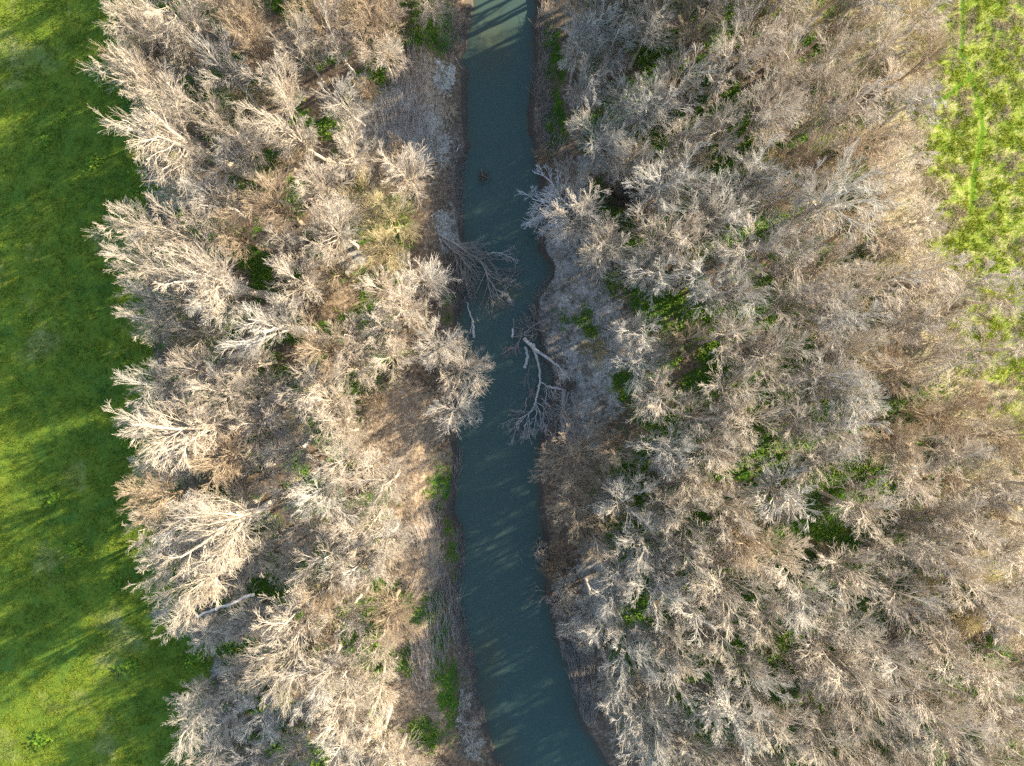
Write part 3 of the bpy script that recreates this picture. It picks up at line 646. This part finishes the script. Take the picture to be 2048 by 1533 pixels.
def pile(name, label, px, py, rpx, z0, n, mat, lmin=0.5, lmax=1.6, r=0.04, group=None):
    c = W(px, py, z0); t = thing(name, label, 'driftwood pile', c, group); rng = np.random.default_rng(int(px+py))
    k = TANH*(CAM_H-z0)/1024; R = rpx*k
    n_big = min(14, n//4)
    for j in range(2):
        m = n_big if j == 0 else n
        a = rng.uniform(0, 6.28, m); q = R*np.sqrt(rng.random(m))*0.9; d = rng.uniform(0, 6.28, m); L = rng.uniform(lmin, lmax, m)*(1.3 if j == 0 else 0.8)
        P = np.empty((m, 5, 3)); P[:, 0] = np.stack([np.cos(a)*q, np.sin(a)*q, rng.uniform(0, 0.6, m)], 1)
        dd = nrm(np.stack([np.cos(d), np.sin(d), rng.normal(size=m)*0.3], 1))
        P[:, 0] -= dd*(L/2)[:, None]
        for i in range(1, 5):
            P[:, i] = P[:, i-1]+dd*(L/4)[:, None]; dd = nrm(dd+rng.normal(size=dd.shape)*0.2)
        RR = (r*(1.3 if j == 0 else 0.6)*rng.uniform(0.6, 1.4, m))[:, None]*np.linspace(1, 0.5, 5)[None]
        if j == 0:
            for i in range(m):
                vv, ff = tubes(P[i:i+1], RR[i:i+1], 5); mesh_np('stick', vv, ff, mat, t, smooth=True)
        else:
            vv, ff = tubes(P, RR, 3); s = mesh_np('twigs', vv, ff, mat, t); s['kind'] = 'stuff'
    return t
pile('driftwood_pile', 'tangled brown driftwood pile at the head of the crossed logs', 1054, 658, 30, -2.8, 90, M_GREYWOOD)
pile('driftwood_pile', 'small dark root plate of snapped roots where the logs meet on the mud', 1139, 772, 15, -1.8, 110, M_DARKWOOD, 0.3, 0.9)
pile('driftwood_pile', 'low black snag of sticks showing in midstream', 968, 357, 13, -3.1, 26, M_DARKWOOD, 0.6, 1.4, 0.05)
pile('driftwood_pile', 'curled dead roots at the tip of the slanting log', 1084, 1110, 14, -2.6, 70, M_GREYWOOD, 0.5, 1.3)
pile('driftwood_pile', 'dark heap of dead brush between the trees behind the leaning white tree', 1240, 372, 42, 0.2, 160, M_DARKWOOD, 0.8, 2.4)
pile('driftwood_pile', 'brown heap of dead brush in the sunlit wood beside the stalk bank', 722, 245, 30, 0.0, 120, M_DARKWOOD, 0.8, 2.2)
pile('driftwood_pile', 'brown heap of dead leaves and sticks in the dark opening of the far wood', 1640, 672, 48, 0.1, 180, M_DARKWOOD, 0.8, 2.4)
pile('driftwood_pile', 'reddish tangle of dry sticks on the sunlit clearing', 768, 880, 24, 0.1, 90, BARK['brown'], 0.4, 1.1, 0.03)

# tree collapsed from the sunlit bank into the river
base = W(868, 464, -0.6)
t = thing('collapsed_tree', 'many-stemmed dead grey tree collapsed off the bank with its crown in the river', 'tree', base)
for i, (pts, r, f, m) in enumerate([
    ([(868, 464, -0.6), (900, 482, -0.5), (930, 496, -1.0), (975, 520, -2.3), (995, 540, -2.8)], 0.13, 10, M_GREYWOOD),
    ([(872, 468, -0.7), (905, 500, -0.8), (935, 520, -1.4), (958, 545, -2.4)], 0.12, 10, M_GREYWOOD),
    ([(880, 470, -0.7), (916, 500, -1.0), (921, 530, -1.6), (926, 570, -2.6)], 0.11, 8, M_GREYWOOD),
    ([(895, 480, -0.8), (925, 510, -1.2), (933, 560, -2.0), (936, 590, -2.8)], 0.10, 8, M_GREYWOOD),
    ([(900, 482, -0.5), (940, 508, -0.9), (966, 531, -1.6), (975, 560, -2.1), (981, 590, -2.5), (987, 614, -2.8)], 0.12, 9, M_GREYWOOD),
    ([(975, 556, -2.1), (995, 580, -2.4), (1020, 592, -2.7)], 0.07, 8, M_DRIFT),
    ([(972, 545, -1.9), (1000, 562, -2.2), (1032, 560, -2.7)], 0.06, 8, M_GREYWOOD),
    ([(974, 510, -2.2), (990, 506, -2.0), (1010, 510, -2.3), (1030, 520, -2.7)], 0.07, 7, M_DRIFT),
    ([(930, 496, -1.0), (955, 500, -1.4), (974, 510, -2.2)], 0.08, 5, M_GREYWOOD),
    ([(884, 486, -1.0), (915, 520, -1.5), (908, 560, -2.0), (915, 600, -2.6)], 0.08, 7, M_DARKWOOD)]):
    limb_part('stem', t, pp(pts), r, r*0.35, m, 6, 16, seed=i, fan=f, fan_len=0.5, fan_t=0.25, ends=False)
p = pp([(935, 605, -2.95), (938, 625, -2.9), (944, 640, -2.8), (946, 655, -2.75), (948, 676, -2.9)])
t = thing('driftwood', 'slim pale forked driftwood beside the bank above the overhanging crown', 'driftwood', p[0]); limb_part('trunk', t, p, 0.06, 0.17, M_DRIFT)
limb_part('branch', t, pp([(945, 645, -2.8), (940, 664, -2.9), (934, 670, -3.0)]), 0.08, 0.03, M_DRIFT, 5, 8, fan=3)
limb_part('branch', t, pp([(935, 607, -2.9), (930, 602, -2.8), (929, 594, -2.8)]), 0.05, 0.03, M_DRIFT, 5, 8)
p = pp([(952, 636, -3.0), (960, 646, -2.92)])
t = thing('driftwood', 'single thin stick poking out of the water beside the forked driftwood', 'driftwood', p[0]); limb_part('stick', t, p, 0.05, 0.035, M_GREYWOOD, 5, 6)
p = pp([(1071, 1111, -2.4), (1095, 1124, -2.1), (1120, 1133, -1.7), (1147, 1139, -1.3)])
t = thing('fallen_log', 'slanting grey dead log pointing into the river from the lower shaded bank', 'log', p[0]); limb_part('trunk', t, p, 0.10, 0.14, M_GREYWOOD)
for i, (pts) in enumerate([[(1071, 1111, -2.4), (1078, 1095, -2.0), (1090, 1090, -1.8)], [(1080, 1116, -2.3), (1076, 1100, -2.1), (1084, 1086, -2.0)], [(1133, 1137, -1.4), (1125, 1165, -1.8), (1100, 1182, -2.4), (1070, 1180, -2.8)], [(1140, 1140, -1.3), (1138, 1170, -1.6), (1115, 1195, -2.4)]]):
    limb_part('branch', t, pp(pts), 0.06, 0.025, M_GREYWOOD, 5, 10, seed=i, fan=6, fan_len=0.6, ends=False)

def log_at(label, a, b, r0, r1, mat, lift=0.25, mid=None, fan=0, cat='log', name='fallen_log', tilt=0.0):
    pa = ground_pt(*a); pb = ground_pt(*b); pa[2] += lift; pb[2] += lift+tilt
    pts = [pa]+([np.array([*W(*mid)[:2], (pa[2]+pb[2])/2])] if mid else [])+[pb]
    t = thing(name, label, cat, pa); limb_part('trunk', t, pts, r0, r1, mat, fan=fan, fan_len=0.35)
log_at('long dark rotting log lying among the trees beside the yellowish trees', (652, 328), (702, 402), 0.26, 0.18, M_DARKWOOD)
log_at('dark log lying behind the shaded bluish shrub near the green field', (415, 358), (478, 388), 0.30, 0.18, M_DARKWOOD)
log_at('broken golden stump log caught in the lower far wood', (1352, 955), (1374, 926), 0.22, 0.32, BARK['yellow'], 1.0)
log_at('hooked grey log on bare mud behind the overhanging brown tree', (1236, 1060), (1242, 1090), 0.16, 0.22, M_GREYWOOD)
log_at('upright broken snag stump beside the dark brush heap', (1270, 348), (1276, 368), 0.24, 0.20, M_DRIFT, 0.8)
log_at('short white log lying on the pale mud above the tiny snag', (912, 306), (920, 290), 0.09, 0.07, M_DRIFT, 0.12, name='driftwood', cat='driftwood')
log_at('leaning pale pole of dead wood in the lower green gap', (680, 1262), (722, 1232), 0.10, 0.05, M_DRIFT, 1.5, fan=6, name='fallen_branch', cat='branch')
log_at('bleached crooked branch over the green gap near the lower bank', (430, 1206), (542, 1160), 0.12, 0.17, M_DRIFT, 4.5, tilt=0.5)
log_at('orange barkless dead trunk standing in scrub by the collapsed tree', (854, 600), (856, 645), 0.10, 0.17, BARK['yellow'], 1.0)
log_at('thin twig stick lying in the stalk bank corner of the upper river', (910, 115), (924, 140), 0.035, 0.025, M_DRIFT, 0.1, name='fallen_branch', cat='branch')

# small dark spreading tree at the bottom bank
b0 = ground_pt(897, 1522)
t = thing('small_tree', 'small black spreading bare tree at the bottom of the sunlit bank', 'tree', b0)
limb_part('trunk', t, [b0, b0+np.array([0.0, 0.5, 1.4]), b0+np.array([0.0, 0.9, 2.4])], 0.09, 0.07, BARK['dark'], 6, 8, wob=0.01)
tp = b0+np.array([0, 0.9, 2.4])
for i, (dx, dy) in enumerate([(-1.3, 0.6), (-1.0, 1.6), (-0.2, 1.8), (0.6, 1.6), (1.4, 0.7), (1.0, 0.1)]):
    limb_part('limb', t, [tp, tp+np.array([dx*0.5, dy*0.3, 0.3]), tp+np.array([dx, dy, 1.2])], 0.05, 0.02, BARK['dark'], 4, 8, wob=0.02, seed=i, fan=5, fan_len=0.7, ends=False)

# ------------------------------------------------------------------ dead stalks, brush, ground cover (uncountable: one mesh each)
def stuff(name, label, cat, V_, F_, mat):
    o = mesh_np(name, V_, F_, mat); o['kind'] = 'stuff'; o['label'] = label; o['category'] = cat; return o
def scatter_px(rng, n, spots, zg=-0.5):
    w = np.array([s[2]*s[3] for s in spots], float); w /= w.sum(); i = rng.choice(len(spots), n, p=w)
    s = np.array(spots, float)[i]; a = rng.uniform(0, 6.28, n); q = np.sqrt(rng.random(n))
    k = TANH*(CAM_H-zg)/1024
    x = (s[:, 0]-1024+np.cos(a)*q*s[:, 2])*k; y = (766.5-s[:, 1]-np.sin(a)*q*s[:, 3])*k
    return x, y
def stalks(name, label, spots, n, lmin, lmax, az, azs, rad, zlift, mat, rise=0.2):
    rng = np.random.default_rng(len(label)+n); x, y = scatter_px(rng, n, spots, -1)
    ok = (x < xl(y)+0.3) | (x > xr(y)-0.3); x, y = x[ok], y[ok]; n = len(x)
    z = height(x, y); a = np.radians(az)+rng.normal(size=n)*np.radians(azs); L = rng.uniform(lmin, lmax, n)
    P = np.empty((n, 4, 3)); P[:, 0] = np.stack([x, y, np.maximum(z, ZW)+zlift*rng.random(n)], 1); d = nrm(np.stack([np.cos(a), np.sin(a), rise*rng.random(n)+0.02], 1))
    for j in range(1, 4):
        P[:, j] = P[:, j-1]+d*(L/3)[:, None]; d = nrm(d+rng.normal(size=d.shape)*0.08)
    V_, F_ = tubes(P, (rad*rng.uniform(0.6, 1.3, n))[:, None]*np.linspace(1, 0.5, 4)[None], 3)
    stuff(name, label, 'dead stalks', V_, F_, mat)
stalks('dead_stalks', 'flattened pale dead stalks strewn down the upper sunlit bank', [(830, 200, 45, 80), (800, 280, 50, 50), (870, 270, 25, 70)], 520, 0.8, 3.0, 92, 14, 0.022, 0.5, M_STALK, 0.15)
stalks('dead_stalks', 'dry grey stalks hanging down the upper shaded bank', [(1085, 200, 16, 110), (1090, 60, 18, 60), (1110, 290, 20, 50)], 900, 0.5, 1.8, 70, 25, 0.016, 0.3, M_STALK)
stalks('dead_stalks', 'long pale dead stalks lying along the lower sunlit bank', [(860, 1060, 22, 60), (880, 1230, 22, 110), (850, 1320, 25, 50), (915, 960, 10, 40), (910, 1240, 12, 60)], 650, 0.8, 3.2, 98, 14, 0.020, 0.6, M_STALK, 0.2)
stalks('dead_stalks', 'dense grey drooping stalks along the lowest shaded bank', [(1165, 1340, 26, 70), (1140, 1290, 20, 50), (1180, 1420, 20, 40)], 1500, 0.8, 2.4, 95, 12, 0.018, 0.9, M_STALK, 0.25)
stalks('dry_brush', 'matted dry grey brush at the foot of both banks', [(900, 60, 24, 70), (915, 1180, 16, 120), (930, 1330, 16, 90), (912, 360, 18, 110), (940, 1450, 24, 60), (1090, 600, 18, 60), (1105, 700, 20, 60), (1090, 430, 14, 60), (1110, 860, 24, 50), (1130, 1200, 24, 60), (908, 560, 14, 60)],
       5200, 0.3, 1.1, 90, 60, 0.013, 0.25, M_GREYWOOD, 0.4)
stalks('dry_brush', 'faint grey weed stems over the pale mud shelf', [(1160, 580, 70, 80), (1220, 620, 40, 90), (1140, 700, 40, 70), (1200, 520, 40, 60)], 1100, 0.4, 1.4, 60, 40, 0.012, 0.3, M_GREYWOOD, 0.4)

stalks('fallen_twigs', 'dry fallen twigs and leaf litter strewn over the sunlit bank', [(810, 850, 75, 95), (850, 1000, 40, 90), (840, 1150, 45, 80), (830, 1300, 50, 80), (840, 1450, 50, 90), (790, 300, 90, 70)], 5200, 0.12, 0.7, 40, 90, 0.012, 0.08, M_STALK, 0.15)
stalks('fallen_twigs', 'dark broken twigs scattered over the sunlit bank', [(780, 880, 60, 60), (840, 1000, 40, 90), (840, 1300, 50, 200)], 2600, 0.12, 0.6, 40, 90, 0.014, 0.08, BARK['dark'], 0.15)
def wood_pts(rng, n, x0=-60, x1=60, y0=-46, y1=46):
    x = rng.uniform(x0, x1, n); y = rng.uniform(y0, y1, n)
    ok = (x > xf(y)+0.3) & (x < xm(y)+0.5) & ((x < xl(y)-3.0) | (x > xr(y)+4.5)) & (rng.random(n) > 0.85*blob(x, y, BARE, -0.3)); return x[ok], y[ok]
# bare undergrowth: bunches of thin stems
rng = np.random.default_rng(21)
def brush(name, label, n, mat, mask, hh=1.3):
    x, y = wood_pts(rng, n); ok = mask(x, y); x, y = x[ok], y[ok]; n = len(x); z = height(x, y)
    m = 6; a = rng.uniform(0, 6.28, (n, m)); pol = rng.uniform(0.2, 1.15, (n, m)); L = hh*rng.uniform(0.5, 1.3, (n, m))
    P = np.empty((n*m, 3, 3)); st = np.stack([x, y, z], 1)[:, None, :]+rng.normal(size=(n, m, 3))*np.array([0.18, 0.18, 0])
    d = np.stack([np.cos(a)*np.sin(pol), np.sin(a)*np.sin(pol), np.cos(pol)], -1).reshape(-1, 3)
    P[:, 0] = st.reshape(-1, 3)
    for j in (1, 2):
        P[:, j] = P[:, j-1]+d*(L.ravel()/2)[:, None]; d = nrm(d+rng.normal(size=d.shape)*0.3)
    R = np.full((n*m, 3), 0.016)*np.array([1, 0.85, 0.6])
    Q, RQ, _ = kids(rng, P, R, L.ravel(), 3, 40, 0.5, 2, tmin=0.3, rmax=0.012, rend=0.8, wob=0.1)
    RQ = np.maximum(RQ, 0.009)
    V_, F_ = join([tubes(P, R, 3), tubes(Q, RQ, 3)])
    stuff(name, label, 'undergrowth', V_, F_, mat)
brush('bare_undergrowth', 'dull bare undergrowth filling the floor between the trees', 1500, BARK['tan'], lambda x, y: fnoise(x, y, 4, 60) > 0.52)
brush('bare_undergrowth', 'sandy bare undergrowth thickening towards the meadow', 9000, BARK['tan'], lambda x, y: (fnoise(x, y, 3, 61)+np.clip((x-26)/40, -0.3, 0.4)) > 0.62, 1.3)

def leaves(name, label, x, y, per, size, hh, spread, mat, cat='ground cover', up=1.0):
    n = len(x); z = height(x, y)
    c = np.stack([x, y, z], 1)[:, None, :]+np.concatenate([rng.normal(size=(n, per, 2))*spread, rng.random((n, per, 1))*hh+0.02], 2)
    c = c.reshape(-1, 3); k = len(c)
    nv = nrm(rng.normal(size=(k, 3))*np.array([0.7, 0.7, 0.5])+np.array([0, 0, up])); a = nrm(np.cross(nv, rng.normal(size=(k, 3)))); b = np.cross(nv, a)
    s = (size*rng.uniform(0.5, 1.3, k))[:, None]
    V_ = np.stack([c-a*s, c-b*s*0.55, c+a*s, c+b*s*0.55], 1).reshape(-1, 3); F_ = np.arange(k*4).reshape(k, 4)
    stuff(name, label, cat, V_, F_, mat)
x, y = wood_pts(rng, 150000)
g = np.clip(np.maximum(blob(x, y, GREEN, -0.3), sstep(0.45, 0.56, fnoise(x, y, 2.3, 41)+(np.where(x > xr(y), 0.98, 0.45)-0.5)*0.22)*0.7*(1-blob(x, y, BARE, -0.3))*(1-np.clip(1.6*blob(x, y, MUD, -1.5), 0, 1))*sstep(3.0, 8.0, np.maximum(xl(y)-x, x-xr(y)))), 0, 1)*(1-sstep(-14, -3, x-xm(y))*0.6)
ok = rng.random(len(x)) < g*g; x, y = x[ok][:42000], y[ok][:42000]
leaves('green_undergrowth', 'bright green spring weeds covering the gaps in the woods', x, y, 5, 0.13, 0.45, 0.28, M_LEAF)
x = rng.uniform(-13, 11, 60000); y = rng.uniform(-44, 44, 60000); g = blob(x, y, [s for s in GREEN if 850 < s[0] < 1190], -1.5)*sstep(0.38, 0.6, fnoise(x, y, 0.9, 97)); ok = rng.random(len(x)) < g*g*0.8; x, y = x[ok][:2600], y[ok][:2600]
ok = (x < xl(y)-0.6) | (x > xr(y)+0.6); leaves('green_undergrowth', 'lush green weeds growing down the river banks', x[ok], y[ok], 7, 0.10, 0.28, 0.16, M_LEAF)

# field grass: upright blades in tufts, weeds
def blades(name, label, x, y, per, hgt, wid, spread, mat, lean=0.5, cat='grass'):
    n = len(x); z = height(x, y)
    c = np.stack([x, y, z], 1)[:, None, :]+np.concatenate([rng.normal(size=(n, per, 2))*spread, np.zeros((n, per, 1))], 2); c = c.reshape(-1, 3); k = len(c)
    a = rng.uniform(0, 6.28, k); s = np.stack([np.cos(a), np.sin(a), 0*a], 1)*(wid*rng.uniform(0.6, 1.3, k))[:, None]
    b = rng.uniform(0, 6.28, k); ln = lean*rng.random(k)
    tip = c+np.stack([np.cos(b)*ln, np.sin(b)*ln, np.ones(k)], 1)*(hgt*rng.uniform(0.6, 1.4, k))[:, None]
    V_ = np.stack([c-s, c+s, tip], 1).reshape(-1, 3); F_ = np.arange(k*3).reshape(k, 3)
    stuff(name, label, cat, V_, F_, mat)
n = 90000; x = rng.uniform(-58, -30, n); y = rng.uniform(-44, 44, n); ok = (x < xf(y)-0.1) & (rng.random(n) < 0.25+sstep(0.4, 0.62, fnoise(x, y, 1.2, 70)))
x, y = x[ok], y[ok]; blades('field_grass', 'short lush green grass covering the open field', x, y, 2, 0.13, 0.05, 0.08, M_GRASS, 0.9)
n = 30000; x = rng.uniform(40, 60, n); y = rng.uniform(-10, 44, n); ok = (x > xm(y)-1.5) & (rng.random(n) < sstep(0.4, 0.56, fnoise(x, y, 0.6, 71)))
x, y = x[ok], y[ok]; pm = path_mask(x, y) > 0.3; keep = ~pm | (rng.random(len(x)) < 0.08); x, y, pm = x[keep], y[keep], pm[keep]; st = (fnoise(x, y, 1.6, 72)+0.10*np.exp(-np.abs(x-xm(y))/2.0) > 0.55) & ~pm
blades('meadow_grass', 'yellow green tussock grass covering the open meadow', x[~st], y[~st], 6, 0.20, 0.045, 0.15, M_TUSS, 1.6)
blades('straw_grass', 'pale straw coloured dead grass among the meadow tussocks', x[st], y[st], 8, 0.24, 0.035, 0.16, M_STRAW, 1.6)
n = 16000; x = rng.uniform(28, 58, n); y = rng.uniform(-40, 44, n); d = xm(y)-x; ok = (d > 0) & (d < 13) & (rng.random(n) < sstep(0.42, 0.6, fnoise(x, y, 1.5, 73))); x, y = x[ok], y[ok]
blades('straw_grass', 'sandy dry grass under the thin trees next to the meadow', x, y, 6, 0.35, 0.035, 0.16, M_STRAW, 1.3)

# broad-leaved weeds standing in the field: each a plant of its own
def weed_mesh(seed):
    r_ = np.random.default_rng(seed); k = 60
    c = np.stack([r_.normal(size=k)*0.3, r_.normal(size=k)*0.3, r_.random(k)*0.45+0.03], 1)
    nv = nrm(r_.normal(size=(k, 3))*0.5+np.array([0, 0, 1.0])); a = nrm(np.cross(nv, r_.normal(size=(k, 3)))); b = np.cross(nv, a); s = (0.13*r_.uniform(0.6, 1.4, k))[:, None]
    o = mesh_np('leaves', np.stack([c-a*s, c-b*s*0.6, c+a*s, c+b*s*0.6], 1).reshape(-1, 3), np.arange(k*4).reshape(k, 4), M_LEAF, link=False)
    P = np.zeros((8, 3, 3)); an = np.arange(8)*0.785; P[:, 1] = np.stack([np.cos(an)*0.12, np.sin(an)*0.12, 0*an+0.2], 1); P[:, 2] = np.stack([np.cos(an)*0.35, np.sin(an)*0.35, 0*an+0.38], 1)
    v, f = tubes(P, np.full((8, 3), 0.012), 3); o2 = mesh_np('stems', v, f, M_LEAF, link=False)
    return o.data, o2.data
WM = [weed_mesh(i) for i in range(4)]
WEEDS = [(200, 140, 2.2), (186, 325, 1.6), (92, 282, 1.2), (282, 345, 1.5), (280, 405, 1.5), (150, 1095, 1.6), (236, 1172, 1.4), (150, 1205, 1.2), (262, 1330, 2.0), (112, 995, 1.5), (85, 1480, 1.6), (275, 170, 1.2), (255, 885, 1.0),
         (400, 1310, 1.6), (385, 1325, 1.3), (290, 380, 1.2), (208, 165, 1.5), (110, 330, 1.0), (130, 235, 0.9), (60, 640, 0.9), (240, 640, 1.0), (35, 770, 0.9), (190, 700, 0.8), (120, 1140, 1.0)]
for i, (px, py, s) in enumerate(WEEDS):
    g_ = ground_pt(px, py); t = bpy.data.objects.new('field_weed', None); C.objects.link(t); t.location = g_; t.scale = (s, s, s*0.8); t.rotation_euler = (0, 0, i*1.3)
    for nm_, me in zip(('leaves', 'stems'), WM[i % 4]):
        o = bpy.data.objects.new(nm_, me); o.parent = t; C.objects.link(o)
    bands = [b for b in BANDS if b[0] <= py < b[1]][0][2]
    same = sorted([w for w in WEEDS if [b for b in BANDS if b[0] <= w[1] < b[1]][0][2] == bands], key=lambda w: -w[0])
    k = same.index((px, py, s)); d = ('nearest' if k == 0 else ORD[k]+' from')+' the wood'
    t['label'] = f"{'large' if s > 1.45 else 'small'} dark green weed in the field, {d}, {bands}"; t['category'] = 'weed'; t['group'] = 'broad-leaved weeds standing in the green field'

# yellow-green mistletoe clumps in the big tree by the field
for i, (px, py) in enumerate([(316, 254), (304, 281), (260, 308), (271, 312), (293, 313), (349, 312), (300, 218)]):
    c = W(px, py, 11.2); k = 90; r_ = np.random.default_rng(i)
    q = nrm(r_.normal(size=(k, 3)))*(0.42*r_.random(k)**0.4)[:, None]; a = nrm(r_.normal(size=(k, 3))); b = nrm(np.cross(a, r_.normal(size=(k, 3)))); s = 0.10
    o = mesh_np('mistletoe', np.stack([q-a*s, q-b*s*0.5, q+a*s, q+b*s*0.5], 1).reshape(-1, 3), np.arange(k*4).reshape(k, 4), M_CLUMP); o.location = c
    o['label'] = 'yellow-green mistletoe ball among the branches of the big tree reaching over the field'; o['category'] = 'mistletoe'; o['group'] = 'mistletoe balls in the big tree'
tot = sum(len(m.polygons)*2 for m in bpy.data.meshes); print('TRIS', tot)

n = 260; y = rng.uniform(-43, 43, n); u = rng.random(n); x = xl(y)+(xr(y)-xl(y))*(0.08+0.84*u)
c = np.stack([x, y, np.full(n, ZW+0.012)], 1); a = rng.uniform(0, 6.28, n); sz = rng.uniform(0.02, 0.06, n)[:, None]
A = np.stack([np.cos(a), np.sin(a), 0*a], 1)*sz; B = np.stack([-np.sin(a), np.cos(a), 0*a], 1)*sz*0.6
stuff('floating_leaves', 'tiny pale leaves and foam flecks floating on the river', 'floating leaves', np.stack([c-A, c-B, c+A, c+B], 1).reshape(-1, 3), np.arange(n*4).reshape(n, 4), M_STRAW)
